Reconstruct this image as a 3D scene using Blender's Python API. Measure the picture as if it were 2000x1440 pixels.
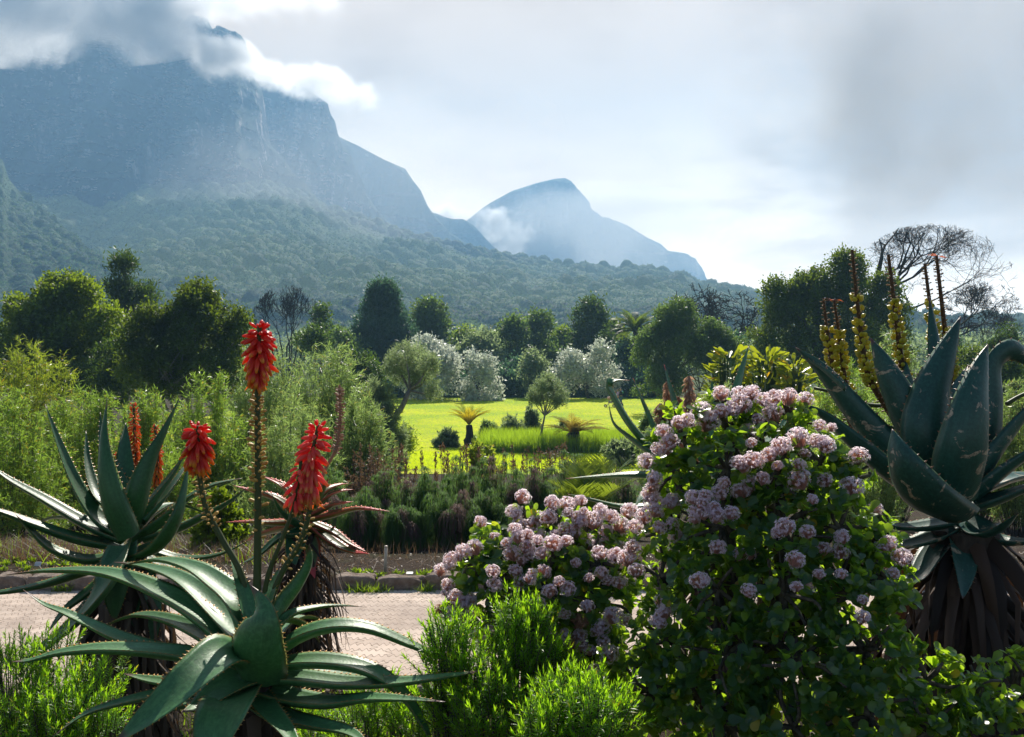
import bpy, math, random
import numpy as np
from mathutils import Vector, Matrix

for o in list(bpy.data.objects):
    bpy.data.objects.remove(o, do_unlink=True)
scene = bpy.context.scene
COL = scene.collection
RNG = np.random.default_rng(7)

# ------------------------------------------------------------------ camera
F, HY, CAMZ = 1732.0, 680.0, 2.0          # focal length and horizon row in 2000-wide units
cd = bpy.data.cameras.new('camera')
cam = bpy.data.objects.new('camera', cd)
COL.objects.link(cam)
cam.location = (0, 0, CAMZ)
cam.rotation_euler = (math.radians(90), 0, 0)
cd.sensor_width = 36.0
cd.lens = 36.0 * F / 2000.0
cd.shift_y = (HY - 720.0) / 2000.0
cd.clip_start = 0.05
cd.clip_end = 20000
scene.camera = cam

# ------------------------------------------------------------------ light
SUN_EL, SUN_AZ = math.radians(42), math.radians(7)      # azimuth clockwise from +Y
EXPOSURE = 1.08
scene.view_settings.view_transform = 'Standard'
scene.view_settings.look = 'None'
scene.view_settings.gamma = 1.0
scene.view_settings.use_curve_mapping = False
scene.view_settings.exposure = EXPOSURE

sl = bpy.data.lights.new('sun', 'SUN')
sl.energy = 5.0
sl.angle = math.radians(0.5)
sl.color = (1.0, 0.935, 0.83)
sun = bpy.data.objects.new('sun', sl)
COL.objects.link(sun)
sdir = Vector((math.sin(SUN_AZ) * math.cos(SUN_EL), math.cos(SUN_AZ) * math.cos(SUN_EL), math.sin(SUN_EL)))
sun.rotation_euler = sdir.to_track_quat('Z', 'Y').to_euler()
sun.location = (20, 60, 60)


class NT:
    """small helper to write node trees"""
    def __init__(self, tree):
        self.t = tree
        self.n = tree.nodes
        self.l = tree.links

    def add(self, typ, **kw):
        nd = self.n.new(typ)
        for k, v in kw.items():
            if k == 'inp':
                for kk, vv in v.items():
                    self.set(nd.inputs[kk], vv)
            else:
                setattr(nd, k, v)
        return nd

    def set(self, sock, v):
        if hasattr(v, 'is_linked') or isinstance(v, bpy.types.NodeSocket):
            self.l.new(v, sock)
        else:
            if isinstance(v, (tuple, list)) and len(v) == 3 and sock.type == 'RGBA':
                v = (*v, 1)
            sock.default_value = v

    def math(self, op, a, b=None, clamp=False):
        nd = self.add('ShaderNodeMath', operation=op, use_clamp=clamp)
        self.set(nd.inputs[0], a)
        if b is not None:
            self.set(nd.inputs[1], b)
        return nd.outputs[0]

    def mix(self, f, a, b):
        nd = self.add('ShaderNodeMix', data_type='RGBA')
        self.set(nd.inputs[0], f)
        self.set(nd.inputs[6], a)
        self.set(nd.inputs[7], b)
        return nd.outputs[2]

    def ramp(self, f, a, b, smooth=True):
        nd = self.add('ShaderNodeMapRange', interpolation_type='SMOOTHSTEP' if smooth else 'LINEAR')
        self.set(nd.inputs[0], f)
        nd.inputs[1].default_value = a
        nd.inputs[2].default_value = b
        return nd.outputs[0]

    def noise(self, scale, vec=None, detail=4, rough=0.55, dist=0.0, typ='FBM'):
        nd = self.add('ShaderNodeTexNoise')
        nd.inputs['Scale'].default_value = scale
        nd.inputs['Detail'].default_value = detail
        nd.inputs['Roughness'].default_value = rough
        nd.inputs['Distortion'].default_value = dist
        if vec is not None:
            self.l.new(vec, nd.inputs['Vector'])
        return nd.outputs[0]

    def scalev(self, vec, s):
        nd = self.add('ShaderNodeMapping')
        self.l.new(vec, nd.inputs[0])
        nd.inputs['Scale'].default_value = s
        return nd.outputs[0]


# ------------------------------------------------------------------ world: physical sky behind a broken cloud deck
world = bpy.data.worlds.new('World')
scene.world = world
world.use_nodes = True
w = NT(world.node_tree)
w.n.clear()
sky = w.add('ShaderNodeTexSky', sky_type='NISHITA')
sky.sun_disc = False
sky.sun_elevation = SUN_EL
sky.sun_rotation = SUN_AZ
sky.altitude = 100
sky.dust_density = 0.6
tc = w.add('ShaderNodeTexCoord').outputs['Generated']
sep = w.add('ShaderNodeSeparateXYZ')
w.l.new(tc, sep.inputs[0])
# cloud deck: directions projected on a plane high overhead
zz = w.math('MAXIMUM', w.math('ADD', sep.outputs[2], 0.16), 0.02)
uu = w.math('DIVIDE', sep.outputs[0], zz)
vv = w.math('DIVIDE', sep.outputs[1], zz)
cmb = w.add('ShaderNodeCombineXYZ')
w.l.new(uu, cmb.inputs[0]); w.l.new(vv, cmb.inputs[1])
n1 = w.noise(0.9, cmb.outputs[0], 7, 0.52, 0.3)
n2 = w.noise(2.6, cmb.outputs[0], 6, 0.55, 0.2)
nn = w.math('ADD', w.math('MULTIPLY', n1, 0.7), w.math('MULTIPLY', n2, 0.3))
# thick cloud stands on the right hand of the sun; towards the horizon the deck opens into a bright sunlit veil
nz = w.math('MULTIPLY', w.math('SUBTRACT', nn, 0.5), 0.9)
thick = w.math('MULTIPLY', w.ramp(w.math('ADD', sep.outputs[0], nz), 0.14, 0.36), w.ramp(w.math('ADD', sep.outputs[2], w.math('MULTIPLY', nz, 0.35)), 0.03, 0.24))
band = w.math('MULTIPLY', w.ramp(n1, 0.50, 0.64), 0.6)
thick = w.math('MAXIMUM', thick, w.math('MULTIPLY', band, w.ramp(sep.outputs[2], 0.08, 0.2)))
cover = w.ramp(w.math('ADD', nn, w.ramp(sep.outputs[0], 0.58, 0.40)), 0.30, 0.62)
cover = w.math('MULTIPLY', cover, w.math('MULTIPLY', w.ramp(sep.outputs[1], -0.2, 0.3), w.ramp(sep.outputs[2], 0.72, 0.42)))  # deck cleared out of view, overhead and behind the camera, for deeper, bluer shadows
veil = w.ramp(w.math('ADD', sep.outputs[2], w.math('MULTIPLY', nz, 0.25)), 0.30, 0.03)
lit = w.mix(veil, (10.0, 7.2, 4.7), (21, 17.5, 13.5))
dark = w.mix(n2, (5.4, 3.0, 0.9), (7.4, 4.6, 2.2))
cloudc = w.mix(thick, lit, dark)
col = w.mix(cover, sky.outputs[0], cloudc)
bg = w.add('ShaderNodeBackground')
w.l.new(col, bg.inputs['Color'])
bg.inputs['Strength'].default_value = 0.06
out = w.add('ShaderNodeOutputWorld')
w.l.new(bg.outputs[0], out.inputs['Surface'])

# ------------------------------------------------------------------ render settings
scene.render.engine = 'CYCLES'
cy = scene.cycles
cy.use_denoising = True
cy.max_bounces = 8
cy.diffuse_bounces = 3
cy.glossy_bounces = 2
cy.transmission_bounces = 4
cy.transparent_max_bounces = 8
cy.volume_bounces = 1
cy.volume_max_steps = 96
cy.volume_step_rate = 1.0
cy.sample_clamp_indirect = 6
cy.caustics_reflective = False
cy.caustics_refractive = False

# ------------------------------------------------------------------ helpers
ORG = {}


def P(px, py, d):
    """point at distance d along +Y that lies at photo position px, py"""
    return np.array([(px - 1000.0) / F * d, d, CAMZ - (py - HY) / F * d])


def tag(o, label=None, cat=None, group=None, kind=None):
    if label: o['label'] = label
    if cat: o['category'] = cat
    if group: o['group'] = group
    if kind: o['kind'] = kind
    return o


def thing(name, label, cat, loc, group=None):
    o = bpy.data.objects.new(name, None)
    COL.objects.link(o)
    o.empty_display_size = 0.2
    o.location = tuple(float(c) for c in loc)
    ORG[o.name] = np.array(loc, float)
    return tag(o, label, cat, group)


def mesh(name, V, faces, tint=None, attrs=None):
    V = np.asarray(V, np.float32)
    me = bpy.data.meshes.new(name)
    me.vertices.add(len(V))
    me.vertices.foreach_set('co', V.ravel())
    faces = [np.asarray(f, np.int32) for f in faces if len(f)]
    loops = np.concatenate([f.ravel() for f in faces]) if faces else np.zeros(0, np.int32)
    sizes = np.concatenate([np.full(len(f), f.shape[1], np.int32) for f in faces]) if faces else np.zeros(0, np.int32)
    starts = np.concatenate([[0], np.cumsum(sizes)[:-1]]).astype(np.int32) if len(sizes) else sizes
    me.loops.add(len(loops))
    me.loops.foreach_set('vertex_index', loops)
    me.polygons.add(len(sizes))
    me.polygons.foreach_set('loop_start', starts)
    if tint is not None:
        at = me.attributes.new('tint', 'FLOAT', 'POINT')
        at.data.foreach_set('value', np.asarray(tint, np.float32))
    for k, a in (attrs or {}).items():
        at = me.attributes.new(k, 'FLOAT', 'POINT')
        at.data.foreach_set('value', np.asarray(a, np.float32))
    me.update(calc_edges=True)
    return me


def mk(name, V, faces, mat, parent=None, smooth=True, tint=None, attrs=None):
    """link ONE mesh object; V in world space"""
    V = np.asarray(V, float)
    org = ORG[parent.name] if parent is not None else np.zeros(3)
    if parent is None and len(V):
        org = np.array([V[:, 0].mean(), V[:, 1].mean(), V[:, 2].min()])
    me = mesh(name, V - org, faces, tint, attrs)
    if smooth:
        me.polygons.foreach_set('use_smooth', np.ones(len(me.polygons), bool))
    mats = mat if isinstance(mat, (list, tuple)) else [mat]
    for m in mats:
        me.materials.append(m)
    o = bpy.data.objects.new(name, me)
    COL.objects.link(o)
    if parent is not None:
        o.parent = parent
        ORG[o.name] = ORG[parent.name]
    else:
        o.location = tuple(org)
        ORG[o.name] = org
    return o


def join(parts):
    """parts: list of (V, [faces]) or (V,[faces],tint) -> V, faces, tint"""
    Vs, Fs, T, off = [], [], [], 0
    for p in parts:
        V, fs = p[0], p[1]
        Vs.append(V)
        for f in fs:
            if len(f):
                Fs.append(np.asarray(f) + off)
        T.append(p[2] if len(p) > 2 and p[2] is not None else np.full(len(V), 0.5))
        off += len(V)
    return np.concatenate(Vs), Fs, np.concatenate(T)


def nrm(a):
    return a / np.maximum(np.linalg.norm(a, axis=-1, keepdims=True), 1e-9)


def segs(p0, p1, r0, r1, n=4):
    """batch of tapered open tubes"""
    p0, p1 = np.atleast_2d(p0), np.atleast_2d(p1)
    m = len(p0)
    r0 = np.broadcast_to(r0, m); r1 = np.broadcast_to(r1, m)
    d = nrm(p1 - p0)
    ref = np.where(np.abs(d[:, 2:3]) > 0.9, np.array([[1.0, 0, 0]]), np.array([[0, 0, 1.0]]))
    a = nrm(np.cross(d, ref)); b = np.cross(d, a)
    th = np.arange(n) / n * 2 * np.pi
    ring = a[:, None, :] * np.cos(th)[None, :, None] + b[:, None, :] * np.sin(th)[None, :, None]
    V = np.concatenate([p0[:, None] + ring * r0[:, None, None], p1[:, None] + ring * r1[:, None, None]], 1).reshape(-1, 3)
    i = np.arange(n); j = (i + 1) % n
    f = np.stack([i, j, j + n, i + n], 1)
    Fq = (f[None] + (np.arange(m) * 2 * n)[:, None, None]).reshape(-1, 4)
    return V, [Fq]


def spline(pts, n):
    """Catmull-Rom through points -> n samples (works for any dimension)"""
    p = np.asarray(pts, float)
    if len(p) == 2:
        t = np.linspace(0, 1, n)[:, None]
        return p[0] * (1 - t) + p[1] * t
    q = np.vstack([2 * p[0] - p[1], p, 2 * p[-1] - p[-2]])
    s = np.linspace(0, len(p) - 1 - 1e-6, n)
    i = s.astype(int); t = (s - i)[:, None]
    a, b, c, d = q[i], q[i + 1], q[i + 2], q[i + 3]
    return 0.5 * (2 * b + (c - a) * t + (2 * a - 5 * b + 4 * c - d) * t**2 + (3 * b - a - 3 * c + d) * t**3)


def tube(pts, radii, n=6, cap=True):
    pts = np.asarray(pts, float); m = len(pts)
    radii = np.broadcast_to(radii, m)
    tan = nrm(np.gradient(pts, axis=0))
    ref = np.array([0, 0, 1.0]) if abs(tan[0][2]) < 0.9 else np.array([1.0, 0, 0])
    a = nrm(np.cross(tan[0], ref))
    A = [a]
    for k in range(1, m):
        a = A[-1] - tan[k] * np.dot(A[-1], tan[k])
        A.append(nrm(a))
    A = np.array(A); B = np.cross(tan, A)
    th = np.arange(n) / n * 2 * np.pi
    V = (pts[:, None] + (A[:, None] * np.cos(th)[None, :, None] + B[:, None] * np.sin(th)[None, :, None]) * radii[:, None, None]).reshape(-1, 3)
    i = np.arange(n); j = (i + 1) % n
    f = np.stack([i, j, j + n, i + n], 1)
    Fq = (f[None] + (np.arange(m - 1) * n)[:, None, None]).reshape(-1, 4)
    fs = [Fq]
    if cap:
        fs.append(np.array([list(range(n))[::-1], list(range((m - 1) * n, m * n))]))
    return V, fs


LEAFT = {
    'dia': (np.array([(0, 0, 0), (.45, .5, .10), (1, 0, -.08), (.45, -.5, .10)]), [np.array([[0, 1, 2, 3]])]),
    'blade': (np.array([(0, .28, 0), (0, -.28, 0), (.5, .5, .02), (.5, -.5, .02), (1, 0, -.08)]), [np.array([[0, 1, 3, 2]]), np.array([[2, 3, 4]])]),
    'obo': (np.array([(0, .06, 0), (0, -.06, 0), (.32, .30, .03), (.32, -.30, .03), (.68, .5, .02), (.68, -.5, .02), (.92, .33, -.03), (.92, -.33, -.03),
                      (.32, 0, -.03), (.68, 0, -.05), (1.0, 0, -.07)]),
            [np.array([[0, 1, 8, 2], [1, 3, 8, 8][:4], [2, 8, 9, 4], [8, 3, 5, 9], [4, 9, 10, 6], [9, 5, 7, 10]])]),
}
LEAFT['obo'] = (LEAFT['obo'][0], [np.array([[2, 8, 9, 4], [8, 3, 5, 9], [4, 9, 10, 6], [9, 5, 7, 10]]), np.array([[0, 8, 2], [0, 1, 8], [1, 3, 8]])])


def leaves(C, D, N, L, W, kind='dia', tint=None):
    C = np.atleast_2d(C); m = len(C)
    D = nrm(D); S = nrm(np.cross(D, N)); N = np.cross(S, D)
    L = np.broadcast_to(L, m)[:, None, None]; W = np.broadcast_to(W, m)[:, None, None]
    T, fs = LEAFT[kind]
    k = len(T)
    V = C[:, None] + D[:, None] * (T[None, :, 0:1] * L) + S[:, None] * (T[None, :, 1:2] * W) + N[:, None] * (T[None, :, 2:3] * L)
    off = (np.arange(m) * k)[:, None, None]
    F_ = [(f[None] + off).reshape(-1, f.shape[1]) for f in fs]
    if tint is None:
        tint = RNG.random(m)
    return V.reshape(-1, 3), F_, np.repeat(np.broadcast_to(tint, m), k)


def rdir(n):
    return nrm(RNG.normal(size=(n, 3)))


# value noise -------------------------------------------------------
_TAB = np.random.default_rng(3).random(65536)


def _h(*ix):
    h = np.zeros_like(ix[0], dtype=np.int64)
    for k, i in enumerate(ix):
        h = h * 7919 + i * (1013 + 374 * k) + 57 * k
        h ^= (h >> 7)
    return _TAB[h & 65535]


def vnoise(*x):
    ii = [np.floor(a).astype(np.int64) for a in x]
    ff = [a - i for a, i in zip(x, ii)]
    ff = [f * f * (3 - 2 * f) for f in ff]
    r = 0
    for c in range(2 ** len(x)):
        wgt = 1; idx = []
        for k in range(len(x)):
            b = (c >> k) & 1
            wgt = wgt * (ff[k] if b else 1 - ff[k])
            idx.append(ii[k] + b)
        r = r + wgt * _h(*idx)
    return r


def fbm(*x, octs=4, gain=0.5):
    r = 0; a = 1; s = 0
    for o in range(octs):
        r = r + a * vnoise(*[c * 2 ** o + 17.3 * o for c in x]); s += a; a *= gain
    return r / s


# ------------------------------------------------------------------ materials
def newmat(name):
    m = bpy.data.materials.new(name)
    m.use_nodes = True
    nt = NT(m.node_tree)
    nt.n.clear()
    out = nt.add('ShaderNodeOutputMaterial')
    return m, nt, out


def pbsdf(nt, col, rough=0.6, spec=0.3, normal=None):
    b = nt.add('ShaderNodeBsdfPrincipled')
    nt.set(b.inputs['Base Color'], col)
    nt.set(b.inputs['Roughness'], rough)
    nt.set(b.inputs['Specular IOR Level'], spec)
    if normal is not None:
        nt.l.new(normal, b.inputs['Normal'])
    return b


def bump(nt, h, strength=0.5, dist=0.02):
    b = nt.add('ShaderNodeBump')
    b.inputs['Strength'].default_value = strength
    b.inputs['Distance'].default_value = dist
    nt.l.new(h, b.inputs['Height'])
    return b.outputs[0]


def leafmat(name, c1, c2, trans=0.35, tcol=None, rough=0.5, spec=0.3, c3=None):
    """leaf: two-tone by the per-leaf attribute 'tint', lets light through"""
    m, nt, out = newmat(name)
    a = nt.add('ShaderNodeAttribute', attribute_name='tint').outputs['Fac']
    col = nt.mix(a, c1, c2)
    if c3 is not None:
        col = nt.mix(nt.ramp(a, 0.93, 0.97), col, c3)
    b = pbsdf(nt, col, rough, spec)
    t = nt.add('ShaderNodeBsdfTranslucent')
    if tcol is None:
        tcol = tuple(min(1, c * k) for c, k in zip(tuple((x + y) / 2 for x, y in zip(c1, c2)), (2.2, 2.2, 1.0)))
    if c3 is not None:
        tc_ = nt.mix(nt.ramp(a, 0.93, 0.97), (*tcol, 1), tuple(min(1, c * 1.6) for c in c3))
    else:
        tc_ = (*tcol, 1)
    nt.set(t.inputs['Color'], tc_)
    mx = nt.add('ShaderNodeMixShader')
    mx.inputs[0].default_value = trans
    nt.l.new(b.outputs[0], mx.inputs[1]); nt.l.new(t.outputs[0], mx.inputs[2])
    nt.l.new(mx.outputs[0], out.inputs['Surface'])
    return m


def barkmat(name, c1, c2, scale=(14, 14, 3), rough=0.85):
    m, nt, out = newmat(name)
    tc = nt.add('ShaderNodeTexCoord').outputs['Object']
    n = nt.noise(1.0, nt.scalev(tc, scale), 5, 0.6)
    col = nt.mix(nt.ramp(n, 0.3, 0.7), c1, c2)
    b = pbsdf(nt, col, rough, 0.15, bump(nt, n, 0.6, 0.02))
    nt.l.new(b.outputs[0], out.inputs['Surface'])
    return m
# ------------------------------------------------------------------ haze: the air between here and the mountains
def box_mesh(lo, hi):
    lo, hi = np.array(lo, float), np.array(hi, float)
    V = np.array([[(lo, hi)[i][0], (lo, hi)[j][1], (lo, hi)[k][2]] for i in (0, 1) for j in (0, 1) for k in (0, 1)])
    Fq = np.array([[0, 1, 3, 2], [4, 6, 7, 5], [0, 4, 5, 1], [2, 3, 7, 6], [0, 2, 6, 4], [1, 5, 7, 3]])
    return V, [Fq]


HAZE_D = 0.00045
m, nt, out_ = newmat('haze_air')
pv = nt.add('ShaderNodeVolumePrincipled')
pv.inputs['Color'].default_value = (0.31, 0.565, 0.86, 1)
pv.inputs['Absorption Color'].default_value = (0, 0, 0, 1)
pv.inputs['Density'].default_value = HAZE_D
pv.inputs['Anisotropy'].default_value = 0.16
nt.l.new(pv.outputs[0], out_.inputs['Volume'])
haze = mk('haze', *box_mesh((-2400, -40, -8), (2400, 2460, 680)), m, smooth=False)
tag(haze, kind='stuff')

# ------------------------------------------------------------------ ground
GY = [-30, 4.3, 5.0, 7.36, 7.5, 8.8, 14, 25, 40, 96, 130, 300, 620]
GZ = [0.25, 0.22, -.03, -.03, 0.06, -.02, -.95, -2.3, -3.4, -3.4, -3.0, -.5, 4.0]


def gz(x, y):
    x, y = np.asarray(x, float), np.asarray(y, float)
    z = np.interp(y, GY, GZ)
    b = np.clip((np.abs(y - 6.25) - 1.3) / 1.0, 0, 1) * np.clip((100 - np.abs(y - 40)) / 60, 0.25, 1)
    lawnish = np.clip((y - 30) / 10, 0, 1) * np.clip((100 - y) / 5, 0, 1)
    return z + b * (1 - 0.85 * lawnish) * (fbm(x * .8 + 5, y * .8, octs=3) - .5) * np.clip(0.10 + (y - 12) * .012, .10, .5)


def grid(xs, ys, zf, dz=0.0):
    X, Y = np.meshgrid(xs, ys)
    V = np.stack([X.ravel(), Y.ravel(), zf(X.ravel(), Y.ravel()) + dz], 1)
    n, k = len(xs), len(ys)
    i = np.arange(n - 1)[None] + (np.arange(k - 1) * n)[:, None]
    i = i.ravel()
    return V, [np.stack([i, i + 1, i + n + 1, i + n], 1)]


m, nt, out_ = newmat('soil')
tco = nt.add('ShaderNodeTexCoord').outputs['Object']
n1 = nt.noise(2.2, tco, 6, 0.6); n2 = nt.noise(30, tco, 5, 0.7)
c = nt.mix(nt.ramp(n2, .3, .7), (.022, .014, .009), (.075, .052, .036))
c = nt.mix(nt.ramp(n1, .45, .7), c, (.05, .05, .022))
spy = nt.add('ShaderNodeSeparateXYZ'); nt.l.new(tco, spy.inputs[0])
gpos = nt.add('ShaderNodeNewGeometry'); nt.l.new(gpos.outputs['Position'], spy.inputs[0])
c = nt.mix(nt.ramp(spy.outputs[1], 95, 112), c, nt.mix(n1, (.03, .05, .015), (.07, .10, .03)))
nt.l.new(pbsdf(nt, c, .95, .1, bump(nt, n2, 1, .05)).outputs[0], out_.inputs['Surface'])
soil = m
ys = np.concatenate([np.linspace(-30, 4, 18), np.linspace(4.15, 8, 78), np.linspace(8.08, 16, 50), np.geomspace(16.3, 620, 90)])
V_, F_ = [], []
xs = np.concatenate([-np.geomspace(9, 520, 45)[::-1], np.linspace(-8.8, 8.8, 90), np.geomspace(9, 520, 45)])
V, Fs = grid(xs, ys, gz)
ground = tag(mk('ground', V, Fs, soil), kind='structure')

# brick path ---------------------------------------------------------
PATH0, PATH1 = 5.15, 7.32
m, nt, out_ = newmat('path_paving')
tco = nt.add('ShaderNodeTexCoord').outputs['Object']
# interlocking concrete pavers: bricks with wavy joints
wob = nt.add('ShaderNodeTexWave', wave_type='BANDS', bands_direction='X')
nt.l.new(tco, wob.inputs['Vector']); wob.inputs['Scale'].default_value = 6.5; wob.inputs['Distortion'].default_value = .6
wob2 = nt.add('ShaderNodeTexWave', wave_type='BANDS', bands_direction='Y')
nt.l.new(tco, wob2.inputs['Vector']); wob2.inputs['Scale'].default_value = 5.2; wob2.inputs['Distortion'].default_value = .6
cm = nt.add('ShaderNodeCombineXYZ')
nt.l.new(nt.math('MULTIPLY', wob2.outputs['Fac'], .045), cm.inputs[0])
nt.l.new(nt.math('MULTIPLY', wob.outputs['Fac'], .045), cm.inputs[1])
ad = nt.add('ShaderNodeVectorMath', operation='ADD')
nt.l.new(tco, ad.inputs[0]); nt.l.new(cm.outputs[0], ad.inputs[1])
br = nt.add('ShaderNodeTexBrick')
nt.l.new(ad.outputs[0], br.inputs['Vector'])
br.inputs['Scale'].default_value = 1.0
br.inputs['Brick Width'].default_value = .225
br.inputs['Row Height'].default_value = .112
br.inputs['Mortar Size'].default_value = .006
br.inputs['Mortar Smooth'].default_value = .35
br.inputs['Color1'].default_value = (.47, .365, .29, 1)
br.inputs['Color2'].default_value = (.60, .48, .39, 1)
br.inputs['Mortar'].default_value = (.17, .125, .09, 1)
n1 = nt.noise(1.3, tco, 5, .6); n2 = nt.noise(60, tco, 4, .7)
c = nt.mix(nt.math('MULTIPLY', nt.ramp(n1, .38, .68), .75), br.outputs['Color'], (.27, .21, .17))
c = nt.mix(nt.math('MULTIPLY', nt.ramp(n2, .45, .75), .35), c, (.55, .45, .38))
hgt = nt.math('ADD', nt.math('MULTIPLY', br.outputs['Fac'], -1), nt.math('MULTIPLY', n2, .4))
nt.l.new(pbsdf(nt, c, .85, .2, bump(nt, hgt, .6, .008)).outputs[0], out_.inputs['Surface'])
V, Fs = grid(np.linspace(-9, 9, 120), np.linspace(PATH0, PATH1, 24),
             lambda x, y: (fbm(x * 1.5, y * 1.5, octs=2) - .5) * .012 - .0)
path = tag(mk('path', V, Fs, m), kind='structure')

# lawn ----------------------------------------------------------------
m, nt, out_ = newmat('lawn_turf')
tco = nt.add('ShaderNodeTexCoord').outputs['Object']
n1 = nt.noise(.12, tco, 5, .6); n2 = nt.noise(3.5, nt.scalev(tco, (1, .35, 1)), 6, .7)
c = nt.mix(nt.ramp(n2, .3, .72), (.26, .33, .006), (.52, .52, .012))
c = nt.mix(nt.math('MULTIPLY', nt.ramp(n1, .42, .62), .75), c, (.16, .29, .008))
nt.l.new(pbsdf(nt, c, .9, .1, bump(nt, n2, .5, .08)).outputs[0], out_.inputs['Surface'])
V, Fs = grid(np.linspace(-24, 46, 90), np.linspace(36, 97, 90), lambda x, y: gz(x, y) + .03)
lawn = tag(mk('lawn', V, Fs, m), kind='structure')


# ------------------------------------------------------------------ hills and mountains
def prof(pts):
    a = np.array(pts, float)
    return lambda px: np.interp(px, a[:, 0], a[:, 1])


def smoothprof(pts, k=14):
    f = prof(pts)
    off = np.linspace(-k, k, 9)
    return lambda px: np.mean([f(px + o) for o in off], 0)


def layer(px, yb, ys, db, ds, nrow, zpow=1.0):
    """a hillside between its foot (row yb, distance db) and its skyline (row ys, distance ds)"""
    t = np.linspace(0, 1, nrow)[:, None]
    b, s = yb(px)[None], ys(px)[None]
    d0, d1 = db(px)[None], ds(px)[None]
    D = d0 * (d1 / d0) ** t
    PY = b + (s - b) * t ** zpow
    X = (px[None] - 1000) / F * D
    Z = CAMZ - (PY - HY) / F * D
    return X, D, Z, t + 0 * X


def sheet(X, Y, Z):
    k, n = X.shape
    V = np.stack([X, Y, Z], -1).reshape(-1, 3)
    i = (np.arange(n - 1)[None] + (np.arange(k - 1) * n)[:, None]).ravel()
    return V, [np.stack([i, i + 1, i + n + 1, i + n], 1)]


def backed(X, Y, Z, back=1.25, zlow=-6):
    """close a hillside behind its crest"""
    X2 = np.vstack([X, X[-1] * (1 + (back - 1) * .4), X[-1] * back]); Y2 = np.vstack([Y, Y[-1] * (1 + (back - 1) * .4), Y[-1] * back])
    Z2 = np.vstack([Z, Z[-1] * .8, np.full_like(Z[-1], zlow)])
    return X2, Y2, Z2


def crowns(X, Y, cell, seed=0):
    """height of a canopy of rounded tree crowns over the ground plan"""
    ix, iy = np.floor(X / cell).astype(np.int64), np.floor(Y / cell).astype(np.int64)
    best = np.zeros_like(X); tone = np.zeros_like(X)
    for di in (-1, 0, 1):
        for dj in (-1, 0, 1):
            a, b = ix + di, iy + dj
            cx = (a + .5 + (_h(a + seed, b) - .5) * .9) * cell
            cyy = (b + .5 + (_h(a, b + 31 + seed) - .5) * .9) * cell
            r = cell * (.42 + .42 * _h(a + 9, b + 77 + seed))
            q = 1 - ((X - cx) ** 2 + (Y - cyy) ** 2) / r ** 2
            h = r * np.sqrt(np.maximum(q, 0)) * (.8 + .5 * _h(a + 51, b + 3 + seed))
            tone = np.where(h > best, _h(a + 5, b + 15), tone)
            best = np.maximum(best, h)
    return best, tone


def forestmat(name, c1, c2, c3):
    m, nt, out = newmat(name)
    a = nt.add('ShaderNodeAttribute', attribute_name='tint').outputs['Fac']
    tco = nt.add('ShaderNodeTexCoord').outputs['Object']
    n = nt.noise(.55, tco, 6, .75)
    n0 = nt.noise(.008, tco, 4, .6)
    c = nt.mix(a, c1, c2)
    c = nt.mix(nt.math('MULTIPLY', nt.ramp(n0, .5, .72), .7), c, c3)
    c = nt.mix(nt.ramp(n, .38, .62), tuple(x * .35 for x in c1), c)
    tr = nt.add('ShaderNodeBsdfTranslucent'); nt.set(tr.inputs['Color'], tuple(min(1, x * k) for x, k in zip(c2, (3.0, 3.0, 2.2))) + (1,))
    mx = nt.add('ShaderNodeMixShader'); mx.inputs[0].default_value = .10
    nt.l.new(pbsdf(nt, c, .8, .15, bump(nt, n, 1.0, 2.5)).outputs[0], mx.inputs[1]); nt.l.new(tr.outputs[0], mx.inputs[2])
    nt.l.new(mx.outputs[0], out.inputs['Surface'])
    return m


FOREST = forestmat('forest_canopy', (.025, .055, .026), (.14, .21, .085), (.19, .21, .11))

# wooded main slope: foot behind the garden, top under the cliffs, right end the ridge
px = np.arange(-420, 2440, 2.2)
fy_top = smoothprof([(-420, 300), (100, 372), (190, 392), (260, 360), (420, 345), (520, 362), (600, 392), (700, 432), (800, 466), (900, 490), (1000, 511), (1090, 520),
                     (1180, 530), (1260, 533), (1330, 545), (1420, 566), (1520, 592), (1650, 618), (1800, 640), (2440, 650)])
fd_top = smoothprof([(-420, 1250), (300, 1250), (600, 1220), (900, 1180), (1250, 1120), (1500, 1020), (1800, 900), (2440, 860)], 40)
X, Y, Z, T = layer(px, prof([(-420, 672), (2440, 668)]), fy_top, prof([(-420, 430), (2440, 430)]), fd_top, 560)
lump = (fbm(X / 90, Y / 130, octs=4) - .5)
Z = Z + lump * np.interp(Y, [180, 1200], [5, 44]) * np.clip((1 - T) * 6, 0, 1)
h1, tone = crowns(X, Y, 12.5)
h2, tone2 = crowns(X + 300, Y + 70, 5.6, 40)
amp = np.interp(Y, [180, 400, 1200], [.8, 1, 1.15])
patch = np.clip((fbm(X / 60 + 9, Y / 90, octs=3) - .30) * 6, 0.15, 1)
Z = Z + np.maximum(h1 * 1.05 * patch, h2 * .8) * amp
tint = np.clip(1.0 * (np.where(h1 * patch > h2 * .76, tone, tone2) - .5) + .3 + .40 * fbm(X / 7, Y / 7, octs=2), 0, 1)
X, Y, Z = backed(X, Y, Z, 1.1)
tint = np.vstack([tint, tint[-2:]])
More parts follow.
